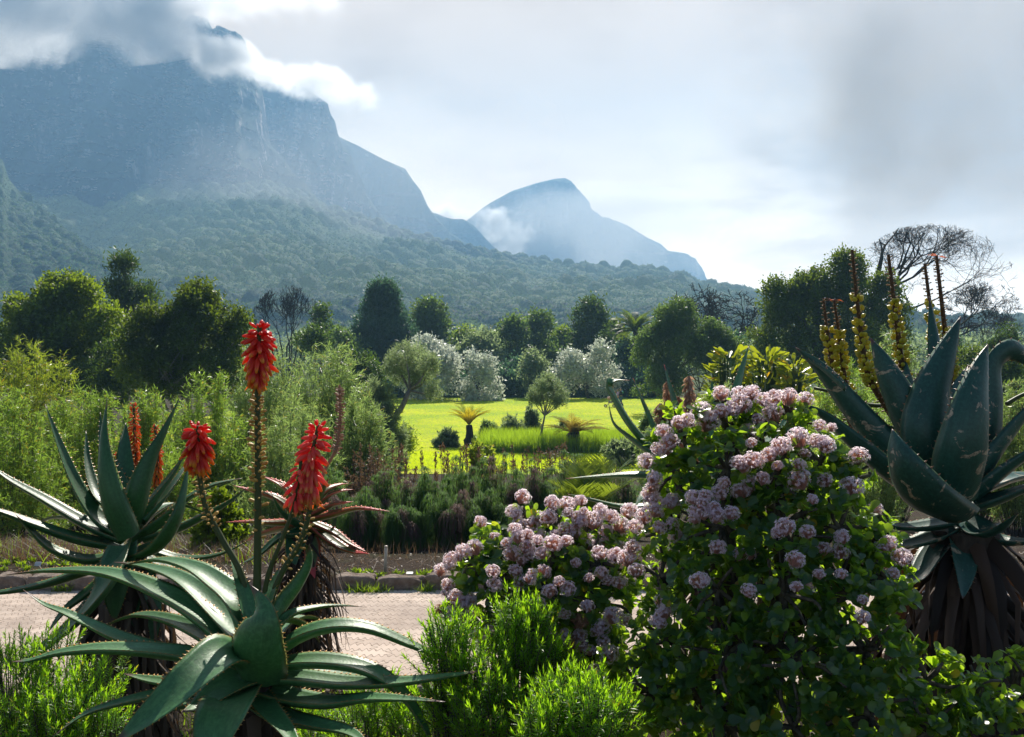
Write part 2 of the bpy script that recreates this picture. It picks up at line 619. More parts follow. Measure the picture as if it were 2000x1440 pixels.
def tufts(V, tint, keep, n, lo, hi, rng):
    """leafy sprays standing out of the canopy"""
    idx = rng.choice(keep, n)
    C = V[idx] + rng.normal(size=(n, 3)) * .5
    D = nrm(rng.normal(size=(n, 3)) + np.array([0, -.1, .7]))
    s_ = rng.uniform(lo, hi, n) * (.6 + .5 * np.clip(C[:, 1] / 700, 0, 1.5))
    return leaves(C - D * s_[:, None] * .35, D, rng.normal(size=(n, 3)) + np.array([0, 0, 1.0]), s_, s_ * .75, 'dia',
                  np.clip(tint[idx] + rng.normal(size=n) * .15, 0, 1))


V, Fs = sheet(X, Y, Z)
tr = tint.ravel()
vis = np.where((V[:, 0] / V[:, 1] > -.68) & (V[:, 0] / V[:, 1] < .7) & (np.arange(len(V)) < X.shape[1] * (X.shape[0] - 3)))[0]
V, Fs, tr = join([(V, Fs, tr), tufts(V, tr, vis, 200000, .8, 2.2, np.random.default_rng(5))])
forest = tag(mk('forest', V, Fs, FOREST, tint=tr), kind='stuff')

# nearer wooded spur at the left edge with its rock tip
px = np.arange(-420, 420, 2.0)
sy = smoothprof([(-420, 120), (-60, 270), (-8, 305), (8, 315), (14, 345), (34, 372), (60, 398), (100, 432), (140, 468), (190, 508), (260, 570), (330, 625), (420, 690)], 5)
X, Y, Z, T = layer(px, prof([(-420, 690), (420, 700)]), sy, prof([(-420, 340), (420, 340)]), prof([(-420, 800), (0, 780), (330, 430), (420, 400)]), 330)
lump = fbm(X / 50, Y / 60, octs=4) - .5
Z = Z + lump * 16 * np.clip((1 - T) * 5, 0, 1)
h1, tone = crowns(X + 40, Y, 7.5, 7); h2, t2 = crowns(X, Y + 90, 3.8, 90)
rock = np.clip((T - .93) * 14, 0, 1) * np.clip((40 - np.abs(px[None] - 8)) / 14, 0, 1)
Z = Z + np.maximum(h1, h2 * .8) * (1 - rock * .9)
tint = .65 * np.where(h1 > h2 * .8, tone, t2) + .35 * fbm(X / 5, Y / 5, octs=2)
X, Y, Z = backed(X, Y, Z, 1.12); tint = np.vstack([tint, tint[-2:]])
V, Fs = sheet(X, Y, Z)
tr = tint.ravel()
vis = np.where((V[:, 0] / V[:, 1] > -.68) & (rock.ravel().mean() > -1) & (np.arange(len(V)) < 1) | ((np.concatenate([rock.ravel(), np.ones(2 * X.shape[1])]) < .3) & (V[:, 0] / V[:, 1] > -.7)))[0]
V, Fs, tr = join([(V, Fs, tr), tufts(V, tr, vis, 60000, .7, 1.7, np.random.default_rng(6))])
m2 = forestmat('spur_canopy', (.03, .08, .035), (.11, .20, .075), (.15, .19, .08))
tag(mk('forest', V, Fs, m2, tint=tr), kind='stuff')


def rockmat(name, ca, cb, cv, vlo=.42, vhi=.72, s=1.0):
    m, nt, out = newmat(name)
    tco = nt.add('ShaderNodeTexCoord').outputs['Object']
    geo = nt.add('ShaderNodeNewGeometry')
    sp = nt.add('ShaderNodeSeparateXYZ'); nt.l.new(geo.outputs['Normal'], sp.inputs[0])
    n1 = nt.noise(1.0, nt.scalev(tco, (.05 * s, .05 * s, .012 * s)), 7, .65)      # vertical streaks
    n2 = nt.noise(1.0, nt.scalev(tco, (.012 * s, .012 * s, .11 * s)), 6, .6)      # strata
    n3 = nt.noise(.10 * s, tco, 8, .72)
    n4 = nt.noise(.010 * s, tco, 4, .55)
    c = nt.mix(nt.ramp(nt.math('ADD', nt.math('MULTIPLY', n1, .6), nt.math('MULTIPLY', n3, .4)), .47, .64), ca, cb)
    c = nt.mix(nt.math('MULTIPLY', nt.ramp(n2, .52, .64), .7), c, tuple(x * .45 for x in ca))
    vg = nt.math('ADD', sp.outputs[2], nt.math('ADD', nt.math('MULTIPLY', nt.math('SUBTRACT', n3, .5), 1.5), nt.math('MULTIPLY', nt.math('SUBTRACT', n4, .5), 1.2)))
    c = nt.mix(nt.ramp(vg, vlo - .25, vhi - .25), c, cv)
    nt.l.new(pbsdf(nt, c, .9, .1, bump(nt, n3, 1, 9 / s)).outputs[0], out.inputs['Surface'])
    return m


ROCK = rockmat('cliff_rock', (.035, .032, .032), (.80, .69, .60), (.028, .045, .022))


def rockface(X, Y, Z, T, a=60, vert=55, led=22, seed=0.0, keep=.12):
    """break a steep face into buttresses, gullies and ledges (pushes the face towards or away from the valley)"""
    b = fbm(X / vert + seed, Z / (vert * 5) + seed, octs=5, gain=.55)
    b = np.abs(b - .5) * 2
    st = fbm(Z / led + seed * 3, X / (led * 14), octs=4)
    st2 = np.round(st * 7) / 7
    sm = fbm(X / 14 + seed, Z / 17, Y / 20, octs=4, gain=.6) - .5
    w_ = np.clip((1 - T) / keep, 0, 1) * np.clip(T / .08, 0, 1)
    push = (b - .35) * a + (st2 - .5) * a * .7 + sm * a * .28
    return X + w_ * sm * 6, Y + w_ * push, Z + w_ * (sm * 9)


# main mountain wall
px = np.arange(-420, 1040, 2.0)
sy = prof([(-420, -120), (-60, -40), (60, 0), (200, -30), (330, 20), (380, 52), (405, 36), (415, 58), (445, 60), (470, 68), (480, 82), (486, 120), (500, 160), (512, 178), (517, 205), (524, 262),
           (530, 285), (548, 305), (560, 318), (572, 338), (600, 362), (616, 388), (660, 420), (700, 455), (760, 500), (1040, 560)])
X, Y, Z, T = layer(px, prof([(-420, 420), (300, 430), (600, 470), (700, 500), (1040, 580)]), sy, prof([(-420, 1150), (600, 1130), (1040, 1100)]),
                   prof([(-420, 1500), (300, 1480), (520, 1400), (600, 1290), (720, 1190), (1040, 1140)]), 420, 1.0)
# a talus apron below, a steep wall above: the wall takes little plan distance
X, Y, Z = rockface(X, Y, Z, T, 105, 62, 30, 1.7, .02)
X, Y, Z = backed(X, Y, Z, 1.2)
V, Fs = sheet(X, Y, Z)
tag(mk('mountain', V, Fs, ROCK), kind='structure')

# second buttress behind it
px = np.arange(420, 1100, 2.0)
sy = prof([(420, 150), (560, 165), (600, 172), (622, 190), (640, 202), (645, 222), (655, 238), (660, 262), (672, 290), (684, 300), (694, 330), (706, 350), (716, 380), (740, 415), (770, 445), (900, 520), (1100, 580)])
X, Y, Z, T = layer(px, prof([(420, 480), (1100, 600)]), sy, prof([(420, 1470), (1100, 1350)]), prof([(420, 1620), (660, 1560), (800, 1500), (1100, 1400)]), 300)
X, Y, Z = rockface(X, Y, Z, T, 75, 70, 34, 5.2, .02)
X, Y, Z = backed(X, Y, Z, 1.2)
V, Fs = sheet(X, Y, Z)
tag(mk('mountain', V, Fs, ROCK), kind='structure')

# rounded ridge further along
FAR = rockmat('far_slope', (.08, .08, .07), (.30, .28, .24), (.04, .06, .03), .25, .6, .6)
for pts, d0, d1, sd in (
        ([(560, 200), (640, 255), (664, 268), (700, 285), (750, 312), (792, 330), (806, 352), (822, 372), (834, 400), (842, 412), (866, 440), (880, 455), (915, 478), (960, 500), (1010, 520), (1120, 570)], 1650, 1800, 2.1),
        ([(760, 400), (850, 416), (870, 424), (884, 428), (905, 428), (925, 440), (945, 462), (960, 478), (990, 505), (1060, 560), (1160, 600)], 1850, 1980, 7.7)):
    p = np.array(pts)
    px = np.arange(p[0, 0], p[-1, 0], 2.0)
    X, Y, Z, T = layer(px, prof([(0, 600), (2000, 620)]), prof(pts), prof([(0, d0), (2000, d0)]), prof([(0, d1), (2000, d1)]), 160)
    X, Y, Z = rockface(X, Y, Z, T, 60, 90, 50, sd, .03)
    X, Y, Z = backed(X, Y, Z, 1.03)
    V, Fs = sheet(X, Y, Z)
    tag(mk('mountain', V, Fs, FAR), kind='structure')

# the far peak in the middle and the shoulders behind it
for pts, d0, d1, sd in (
        ([(820, 520), (900, 440), (940, 408), (958, 396), (1000, 373), (1050, 357), (1085, 349), (1104, 348), (1116, 354), (1124, 366), (1136, 377), (1150, 393), (1153, 408), (1170, 418), (1175, 424), (1190, 425),
          (1205, 437), (1235, 452), (1260, 466), (1280, 480), (1300, 490), (1330, 520), (1360, 560), (1420, 620)], 2080, 2220, 3.1),
        ([(1100, 520), (1200, 430), (1225, 440), (1260, 462), (1290, 476), (1305, 490), (1335, 494), (1355, 505), (1366, 518), (1378, 545), (1400, 600), (1440, 630)], 2240, 2330, 9.4)):
    p = np.array(pts)
    px = np.arange(p[0, 0], p[-1, 0], 2.0)
    X, Y, Z, T = layer(px, prof([(0, 640), (2000, 640)]), prof(pts), prof([(0, d0), (2000, d0)]), prof([(0, d1), (2000, d1)]), 140)
    X, Y, Z = rockface(X, Y, Z, T, 90, 130, 70, sd, .03)
    X, Y, Z = backed(X, Y, Z, 1.03)
    V, Fs = sheet(X, Y, Z)
    tag(mk('mountain', V, Fs, FAR), kind='structure')
# ------------------------------------------------------------------ trees
BARK = barkmat('bark', (.035, .028, .022), (.11, .09, .075))
BARK_PALE = barkmat('pale_bark', (.12, .11, .09), (.30, .27, .23))
BARK_DARK = barkmat('dark_bark', (.012, .011, .012), (.035, .03, .03))
L_DARK = leafmat('leaf_dark', (.010, .024, .010), (.035, .065, .020), .36, (.14, .24, .025))
L_OLIVE = leafmat('leaf_olive', (.012, .026, .008), (.048, .088, .018), .34, (.24, .34, .02), spec=.15)
L_YELLOW = leafmat('leaf_yellow_green', (.012, .030, .006), (.075, .125, .012), .38, (.36, .50, .02))
L_BLUE = leafmat('leaf_blue_green', (.014, .036, .026), (.035, .075, .050), .34, (.12, .26, .11))
L_MID = leafmat('leaf_mid', (.020, .045, .016), (.065, .105, .035), .36, (.24, .38, .06))
L_GREY = leafmat('leaf_grey_green', (.035, .058, .036), (.12, .16, .09), .44, (.40, .52, .20))
L_SILVER = leafmat('leaf_silver', (.08, .12, .09), (.72, .74, .66), .38, (.75, .80, .62), rough=.35, spec=.5)
L_BANANA = leafmat('leaf_paddle', (.07, .13, .012), (.17, .22, .02), .45, (.50, .55, .02), rough=.35, spec=.5, c3=(.50, .30, .01))


COVER = 2.0


def env_fn(shape):
    return {
        'dome': lambda t: np.sqrt(np.maximum(0, 1 - np.maximum(t, 0) ** 2.2)) * (.80 + .20 * np.minimum(1, t / .25)),
        'round': lambda t: np.sqrt(np.maximum(0, 1 - (2 * t - 1) ** 2)),
        'cone': lambda t: np.maximum(0, 1 - t) ** .75 * (.75 + .25 * np.minimum(1, t / .2)),
        'col': lambda t: np.where(t < .85, .9, .9 * np.sqrt(np.maximum(0, (1 - t) / .15))),
        'fan': lambda t: np.clip(.28 + t * 1.1, 0, 1) * np.sqrt(np.maximum(0, 1 - np.clip((t - .45) / .55, 0, 1) ** 2)),
    }[shape]


def lobes(cx, top, base, hw, d, n, rr=.32, shape='dome', rng=RNG, deep=.8):
    """positions and radii of the boughs of a crown"""
    w_ = hw * d / F
    zt, zb = P(cx, top, d)[2], P(cx, base, d)[2]
    x0 = P(cx, top, d)[0]
    f = env_fn(shape)
    L_ = []
    for i in range(n):
        r = w_ * rr * rng.uniform(.65, 1.3)
        t = rng.uniform(0, 1) ** .85
        a = rng.uniform(0, 2 * np.pi)
        z = zb + r * .5 + t * max(zt - zb - r * 1.45, .01)
        tt = (z + r * .4 - zb) / (zt - zb)
        R = max(0, float(f(np.array(min(tt, .97)))) * w_ - r * .5)
        s_ = rng.uniform(0, 1) ** .4
        L_.append((x0 + math.cos(a) * R * s_, d + math.sin(a) * R * s_ * deep, z, r))
    return np.array(L_)


def crown(L_, leaf, wid, clump, k, rng=RNG, kind='dia', up=.35, inner=.12, flat=1.0):
    """leafy clumps spread over the boughs"""
    C, Dr = [], []
    for (x, y, z, r) in L_:
        n = max(10, int(COVER * 4 * np.pi * r * r / (k * leaf * leaf * wid * .5)))
        q = rdir(n) if rng is RNG else nrm(rng.normal(size=(n, 3)))
        q = q[(q[:, 2] > -.75) & ((q[:, 1] < .45) | (rng.random(len(q)) < .45))]
        rad = r * (rng.uniform(.62, 1.16, len(q)))
        rad = np.where(rng.random(len(q)) < inner, rad * .6, rad)
        C.append(np.array([x, y, z]) + q * rad[:, None] * np.array([1, 1, flat])); Dr.append(q)
    C = np.concatenate(C); Dr = np.concatenate(Dr)
    dist = np.linalg.norm(C[:, None, :] - L_[None, :, :3], axis=2) / L_[None, :, 3]
    ok = (dist < .66).sum(1) == 0
    ok |= rng.random(len(C)) < inner
    C, Dr = C[ok], Dr[ok]
    m = len(C)
    ctint = rng.random(m)
    c = np.repeat(C, k, 0); q = np.repeat(Dr, k, 0)
    n = len(c)
    off = rng.normal(size=(n, 3)) * clump * .42
    D = nrm(q * .8 + rng.normal(size=(n, 3)) * .75 + np.array([0, 0, up]))
    N = nrm(rng.normal(size=(n, 3)) * .8 + q * .5 + np.array([0, 0, .5]))
    s_ = leaf * rng.uniform(.65, 1.3, n)
    tint = np.clip(.55 * np.repeat(ctint, k) + .45 * rng.random(n), 0, 1) * .92
    return leaves(c + off - D * s_[:, None] * .4, D, N, s_, s_ * wid, kind, tint)


def limbs(base, L_, r0, rng, n=None, bend=.25):
    """trunk top to every bough"""
    parts = []
    idx = rng.permutation(len(L_))[: (n or len(L_))]
    for i in idx:
        e = L_[i, :3]
        mid = base * .5 + e * .5 + rng.normal(size=3) * np.linalg.norm(e - base) * .10
        mid[2] += np.linalg.norm(e - base) * bend * .3
        p = spline([base, mid, e], 7)
        parts.append(tube(p, np.linspace(r0 * .5, r0 * .08, 7), 5, cap=False))
    return parts


def tree(name, label, L_, d, mat, cx, base_py=None, leaf=None, wid=.55, clump=None, k=20, trunk_r=.2, bark=BARK, group=None, cat='tree', seed=1,
         trunks=1, spread=.5, kind='dia', extra=None, n_limb=14, up=.35, crown_name='crown', inner=.12, fork=.35):
    rng = np.random.default_rng(seed)
    leaf = (leaf or max(.07, d * .0030)) * 1.25
    clump = clump or leaf * 2.3
    x0 = P(cx, 700, d)[0]
    zg = float(gz(x0, d)) - .1
    root = thing(name, label, cat, (x0, d, zg + .1), group)
    V, Fs, T = crown(L_, leaf, wid, clump, k, rng, kind, up, inner)
    mk(crown_name, V, Fs, mat, root, False, T)
    zb, zt = L_[:, 2].min(), (L_[:, 2] + L_[:, 3]).max()
    parts = []
    for i in range(trunks):
        xb = x0 + rng.normal() * spread * (trunks > 1)
        b = np.array([x0 + (xb - x0) * .1, d + rng.normal() * .05 * (trunks > 1), zg])
        tz = zg + (zt - zg) * fork
        tp = np.array([xb + rng.normal() * .3 + (xb - x0) * .6, b[1] + rng.normal() * .2, max(tz, zb)])
        parts.append(tube(spline([b, (b + tp) / 2 + rng.normal(size=3) * .12, tp], 6), np.linspace(trunk_r, trunk_r * .65, 6), 7))
        sel = L_ if trunks == 1 else L_[rng.permutation(len(L_))[: max(3, len(L_) // trunks)]]
        parts += limbs(tp, sel, trunk_r * .8, rng, n_limb)
    V, Fs, T = join(parts)
    mk('trunk', V, Fs, bark, root, True)
    if extra:
        extra(root, rng)
    return root


def LB(*a, **kw):
    return lobes(*a, **kw)


def cat_(*ls):
    return np.concatenate(ls)


R_ = np.random.default_rng(11)
G_FAR = 'trees behind the lawn'
G_LEFT = 'big trees on the left'

# left hand trees ------------------------------------------------------
L1 = cat_(LB(128, 532, 770, 112, 48, 80, .20, 'dome', R_), LB(45, 575, 760, 78, 47, 26, .3, 'dome', R_), LB(205, 590, 745, 55, 47, 10, .36, 'dome', R_))
tree('broadleaf_tree', 'dark rounded tree with sunlit yellow-green top at the left edge', L1, 48, L_YELLOW, 120, seed=21, trunk_r=.3, group=G_LEFT, leaf=.17)
tree('conifer_tree', 'dark green bushy conifer rising behind the two left trees', cat_(LB(240, 498, 640, 50, 62, 24, .26, 'cone', R_), LB(285, 560, 650, 35, 62, 8, .35, 'dome', R_)), 62, L_DARK, 248, seed=22, wid=.3, leaf=.26, up=.8, trunk_r=.25, group=G_LEFT)
L3 = cat_(LB(380, 548, 780, 102, 42, 90, .17, 'dome', R_), LB(290, 590, 780, 72, 41, 26, .28, 'dome', R_), LB(465, 600, 780, 48, 42, 18, .33, 'dome', R_), LB(375, 545, 600, 26, 42, 4, .4, 'dome', R_))
tree('broadleaf_tree', 'olive-green leafy tree with many thin trunks left of the bare tree', L3, 42, L_OLIVE, 370, seed=23, trunk_r=.13, trunks=5, spread=.9, group=G_LEFT, leaf=.14, bark=BARK_PALE, fork=.3)

tree('round_shrub', 'very dark shrub filling the gap under the two big left trees', cat_(LB(225, 672, 800, 55, 44, 18, .34, 'dome', R_), LB(165, 700, 800, 40, 45, 8, .4, 'dome', R_)), 44, L_DARK, 225, seed=26, cat='shrub', trunk_r=.1)
# beyond the lawn, left to right ---------------------------------------
tree('broadleaf_tree', 'slim dark column-shaped tree beside the left bare tree', LB(628, 596, 660, 15, 86, 9, .6, 'col', R_), 86, L_DARK, 628, seed=24, trunk_r=.15, group=G_FAR)
tree('round_shrub', 'dark round shrub at the foot of the column-shaped tree', LB(612, 628, 692, 36, 72, 12, .4, 'dome', R_), 72, L_DARK, 612, seed=25, cat='shrub', trunk_r=.1)
tree('round_shrub', 'yellow-green shrub between the dark round shrub and the big conifer', LB(668, 640, 705, 32, 96, 10, .4, 'dome', R_), 96, L_MID, 668, seed=26, cat='shrub', trunk_r=.1)
tree('conifer_tree', 'big blue-green conifer, tallest tree beyond the lawn', cat_(LB(748, 553, 790, 118, 105, 130, .16, 'cone', R_), LB(795, 640, 740, 32, 104, 10, .4, 'dome', R_)), 105, L_BLUE, 750, seed=27, trunk_r=.35, group=G_FAR, wid=.4, up=.6)
tree('broadleaf_tree', 'rounded green tree touching the right side of the big conifer', LB(838, 588, 720, 54, 114, 60, .22, 'dome', R_), 114, L_MID, 838, seed=28, trunk_r=.25, group=G_FAR)
tree('mound_shrub', 'dark lumpy shrub in front of the big conifer', cat_(LB(690, 674, 770, 52, 62, 26, .24, 'dome', R_), LB(735, 700, 775, 26, 60, 8, .35, 'dome', R_)), 62, L_DARK, 695, seed=29, cat='shrub', leaf=.14, trunk_r=.1)
tree('silver_tree', 'silver-leaved tree shining white below the rounded green tree', cat_(LB(838, 656, 780, 70, 93, 44, .22, 'dome', R_), LB(790, 690, 760, 30, 92, 8, .4, 'dome', R_)), 93, L_SILVER, 840, seed=30, trunk_r=.2, group='silver-leaved trees', k=16)
tree('silver_tree', 'low silver-leaved tree at the lawn edge, right of a larger silver tree', LB(935, 682, 795, 46, 91, 34, .24, 'dome', R_), 91, L_SILVER, 935, seed=31, trunk_r=.2, group='silver-leaved trees', k=16)
tree('silver_tree', 'silver-topped tree in shade between the small lawn tree and the palm', cat_(LB(1175, 668, 780, 42, 95, 16, .3, 'dome', R_), LB(1115, 682, 785, 45, 94, 16, .3, 'dome', R_)), 95, L_SILVER, 1150, seed=32, trunk_r=.2, group='silver-leaved trees', k=16)
tree('silver_tree', 'small grey silver-leaved tree straight behind the small lawn tree', LB(1040, 682, 780, 36, 96, 14, .32, 'dome', R_), 96, L_GREY, 1040, seed=33, trunk_r=.2, group='silver-leaved trees', k=16)
row = [(940, 640, 52, 108, L_GREY, 'dark rounded tree behind the low silver tree'),
       (1003, 622, 46, 112, L_MID, 'pale-topped rounded tree behind the small grey silver tree'),
       (1052, 616, 44, 116, L_MID, 'dark round-headed tree behind the small lawn tree'),
       (1092, 632, 34, 120, L_YELLOW, 'yellow-green tree tucked left of the tall dark tree by the palm'),
       (1158, 590, 54, 110, L_DARK, 'tall dark tree just left of the palm'),
       (1200, 630, 30, 116, L_OLIVE, 'small olive tree between the tall dark tree and the palm'),
       (905, 634, 30, 124, L_YELLOW, 'yellow-green treetop showing right of the rounded green tree')]
for i, (cx, top, hw, d, mt, lab) in enumerate(row):
    tree('broadleaf_tree', lab, LB(cx, top + R_.uniform(-8, 8), 785, hw * 1.15, d, 60, .21, 'dome', R_), d, mt, cx, seed=40 + i, trunk_r=.22, group=G_FAR)
hedge = [(800, 735, 40, 97), (880, 725, 42, 98), (985, 722, 48, 98), (1065, 735, 44, 98), (1130, 730, 46, 98.5), (1205, 715, 46, 99), (1265, 730, 46, 97), (1010, 690, 50, 103), (1230, 670, 40, 104)]
hlab = ['under the white silver tree', 'between two bright silver trees', 'left of the small lawn tree', 'right behind the small lawn tree', 'right of the small lawn tree',
        'behind the two people', 'under the left side of the multi-stemmed dome tree', 'under the pale-topped rounded tree', 'below the palm']
for i, (cx, top, hw, d) in enumerate(hedge):
    tree('hedge_shrub', 'dark shrub at the far lawn edge ' + hlab[i], LB(cx, top, 800, hw * 1.2, d, 40, .25, 'dome', R_), d, L_BLUE, cx, seed=60 + i, cat='shrub', trunk_r=.08, k=18, group='shrubs along the far lawn edge')

L14 = cat_(LB(1320, 582, 700, 62, 75, 44, .22, 'dome', R_), LB(1390, 622, 730, 54, 75, 36, .22, 'dome', R_), LB(1265, 640, 770, 48, 74, 16, .3, 'dome', R_), LB(1430, 640, 740, 30, 75, 8, .4, 'dome', R_), LB(1300, 700, 775, 50, 74, 8, .3, 'dome', R_))
tree('multi_stem_tree', 'dome-shaped tree with many thin stems behind the far lawn', L14, 75, L_MID, 1345, seed=71, trunk_r=.10, trunks=9, spread=1.1, leaf=.17, group=G_FAR, k=9, fork=.12, n_limb=8)
tree('layered_tree', 'dark low tree under the right side of the middle bare tree', cat_(LB(1440, 652, 720, 38, 88, 12, .32, 'dome', R_), LB(1400, 660, 720, 30, 88, 6, .35, 'dome', R_)), 88, L_BLUE, 1435, seed=72, trunk_r=.2, group=G_FAR)
L15 = cat_(LB(1515, 548, 760, 58, 64, 50, .23, 'dome', R_), LB(1590, 515, 760, 74, 64, 80, .20, 'dome', R_), LB(1655, 490, 760, 74, 64, 80, .20, 'dome', R_), LB(1720, 530, 760, 60, 65, 50, .23, 'dome', R_), LB(1765, 590, 730, 28, 65, 7, .4, 'dome', R_))
tree('broadleaf_tree', 'large dense green tree on the right in front of the wide bare tree', L15, 64, L_OLIVE, 1620, seed=73, trunk_r=.4, leaf=.19, group='big tree on the right')

# far right bushes below the bare tree
for i, (cx, top, hw, d, mt, lab) in enumerate([
        (1965, 636, 55, 66, L_DARK, 'dark dense shrub at the right edge below the bare branches'),
        (1895, 672, 45, 52, L_OLIVE, 'olive shrub left of the hooked aloe leaf'),
        (1960, 690, 60, 48, L_OLIVE, 'olive shrub behind the hooked aloe leaf at right edge'),
        (1865, 650, 34, 70, L_BLUE, 'small dark shrub seen between two tall aloe leaves')]):
    tree('round_shrub', lab, LB(cx, top, 830, hw, d, 20, .32, 'dome', R_), d, mt, cx, seed=80 + i, cat='shrub', trunk_r=.1, leaf=.15)


# bare trees -----------------------------------------------------------
def bare(name, label, starts, d, gens, r0, seed, bark=BARK_DARK, spreadang=.5, env=None, cx=None, lenf=.74, up=.05, droop=0, depth=.5, cen=None, boles=(), tw=1.0):
    """starts: list of (p0, direction, length). env(p)->bool keeps twigs inside the crown"""
    rng = np.random.default_rng(seed)
    P0, P1, R0, R1 = [], [], [], []
    cur = [(np.array(p), nrm(np.array(v, float)), l, r0 * (l / starts[0][2]) ** .5) for p, v, l in starts]
    for g in range(gens):
        nxt = []
        for p, v, l, r in cur:
            n = 3
            q = p; vv = v
            for s_ in range(n):
                vv = nrm(vv + rng.normal(size=3) * np.array([.22, .22 * depth, .2]) + np.array([0, 0, up * .5 - droop * g * .02]))
                e = q + vv * l / n
                ra = r * (1 - .42 * s_ / n); rb = r * (1 - .42 * (s_ + 1) / n)
                P0.append(q); P1.append(e); R0.append(ra); R1.append(rb)
                if s_ < n - 1 and g >= 1 and rng.random() < .30:
                    a = nrm(vv + rng.normal(size=3) * np.array([.9, .6 * depth, .9]) + np.array([0, 0, .1]))
                    nxt.append((e, a, l * .62, rb * .55))
                q = e
            k = 2 if rng.random() < .85 else 3
            for i in range(k):
                a = nrm(vv + rng.normal(size=3) * np.array([spreadang, spreadang * depth, spreadang]) * 1.3 + np.array([0, 0, up]))
                nxt.append((q, a, l * lenf * rng.uniform(.8, 1.15), max(r * .60, .006)))
        if env is not None:
            kept = []
            for q, a, l, r in nxt:
                for tr_ in range(3):
                    if env(q + a * l * .8):
                        if rng.random() < (1, .8, .5)[tr_]: kept.append((q, a, l, r))
                        break
                    l *= .6; a = nrm(a + rng.normal(size=3) * .35)
            nxt = kept
        if len(nxt) > 2600:
            nxt = [nxt[i] for i in rng.permutation(len(nxt))[:2600]]
        cur = nxt
    for a, b_, ra, rb_ in boles:
        P0.append(a); P1.append(b_); R0.append(ra); R1.append(rb_)
    P0, P1 = np.array(P0), np.array(P1); R0, R1 = np.array(R0), np.array(R1)
    thick = R0 > .05
    V1 = segs(P0[thick], P1[thick] + (P1[thick] - P0[thick]) * .04, R0[thick], R1[thick], 6)
    thin = ~thick
    V2 = segs(P0[thin], P1[thin], np.maximum(R0[thin], d * .00021 * tw), np.maximum(R1[thin], d * .00015 * tw), 3)
    b = np.array(starts[0][0], float)
    root = thing(name, label, 'tree', b, 'leafless trees')
    V, Fs, _ = join([V1])
    mk('trunk', V, Fs, bark, root, True)
    V, Fs, _ = join([V2])
    mk('twigs', V, Fs, bark, root, False)
    return root


def in_dome(cx, cy_, hx, hz, d, low=.25):
    c = P(cx, cy_, d); a, b = hx * d / F, hz * d / F
    return lambda p: ((p[0] - c[0]) / a) ** 2 + ((p[1] - d) / a) ** 2 + (max(p[2] - c[2], -(p[2] - c[2]) / low) / b) ** 2 < 1


def fan_start(pxs, py, d, l, r, jit=.2, root_py=None):
    st, bo = [], []
    p_root = P(np.mean([a for a, _ in pxs]), root_py or py, d); p_root[2] = float(gz(p_root[0], d)) - .1
    for px0, vx in pxs:
        p0 = P(px0, py, d)
        st.append((p0, (vx, rb.normal() * jit, 1), l)); bo.append((p_root, p0, r * 1.25, r))
    return st, bo


rb = np.random.default_rng(4)
d = 92
st, bo = fan_start(((540, -.35), (550, -.25), (560, -.08), (570, .1), (580, .25), (592, .4), (530, -.6), (602, .6), (566, 0), (520, -.8)), 680, d, 1.9, .07)
bare('bare_tree', 'dark bare tree with fan of thin branches left of the column-shaped tree', st, d, 6, .075, 5, env=in_dome(562, 690, 84, 134, d, .6), cen=P(562, 600, d), tw=1.1, spreadang=.26, up=.26, lenf=.78, boles=bo)
d = 95
st, bo = fan_start(((1392, -.5), (1402, -.15), (1414, .3), (1384, -.9), (1424, .8)), 680, d, 2.1, .19)
bare('bare_tree', 'middle bare tree with crooked grey branches above the dome-shaped tree', st, d, 7, .19, 8, env=in_dome(1392, 640, 96, 112, d, .8), cen=P(1392, 590, d), tw=1.8, spreadang=.60, up=.08, lenf=.78, boles=bo)
d = 72
tr, bo = [], []
b0 = P(1706, 760, d); b0[2] = float(gz(b0[0], d)) - .1
k0, k1 = P(1704, 620, d), P(1712, 555, d)
bo += [(b0, k0, .34, .27), (k0, k1, .27, .20), (k1, P(1716, 525, d), .20, .15)]
for a, v, l in (((1706, 605), (1, .1, .30), 3.2), ((1710, 572), (1, -.1, .50), 3.2), ((1712, 555), (.8, .3, .9), 2.3), ((1714, 540), (.35, -.2, 1.2), 2.2), ((1708, 590), (1, .5, .40), 3.2), ((1704, 620), (1, -.4, .12), 3.2), ((1716, 525), (.5, .1, 1), 2.0)):
    tr.append((P(*a, d), v, l))
bare('bare_tree', 'wide umbrella-shaped bare tree against the sky on the right', tr, d, 8, .15, 15, env=in_dome(1812, 600, 165, 162, d, .8), cen=P(1812, 540, d), tw=.85, spreadang=.40, up=.12, lenf=.80, depth=.7, boles=bo)
d = 78
b0 = P(1838, 700, d); b0[2] = float(gz(b0[0], d)) - .1
k0 = P(1842, 655, d)
tr = [(k0, (1, 0, .30), 2.2), (k0, (1, .1, .6), 1.9), (k0, (.9, -.3, .15), 2.0)]
bare('bare_tree', 'low bare branches spreading sideways below the umbrella-shaped bare tree', tr, d, 8, .12, 19, env=in_dome(1910, 630, 84, 82, d, .6), cen=P(1915, 605, d), spreadang=.38, up=.10, lenf=.78, boles=[(b0, k0, .2, .15)])
d = 150
st, bo = fan_start(((1900, 0), (1940, .3), (1975, -.2), (2010, .2), (1870, -.2)), 668, d, 1.9, .10)
bare('bare_tree', 'distant hazy bare tree low at the right edge', st, d, 7, .10, 23, env=in_dome(1945, 665, 110, 60, d, .5), cen=P(1945, 640, d), spreadang=.5, up=.1, boles=bo)

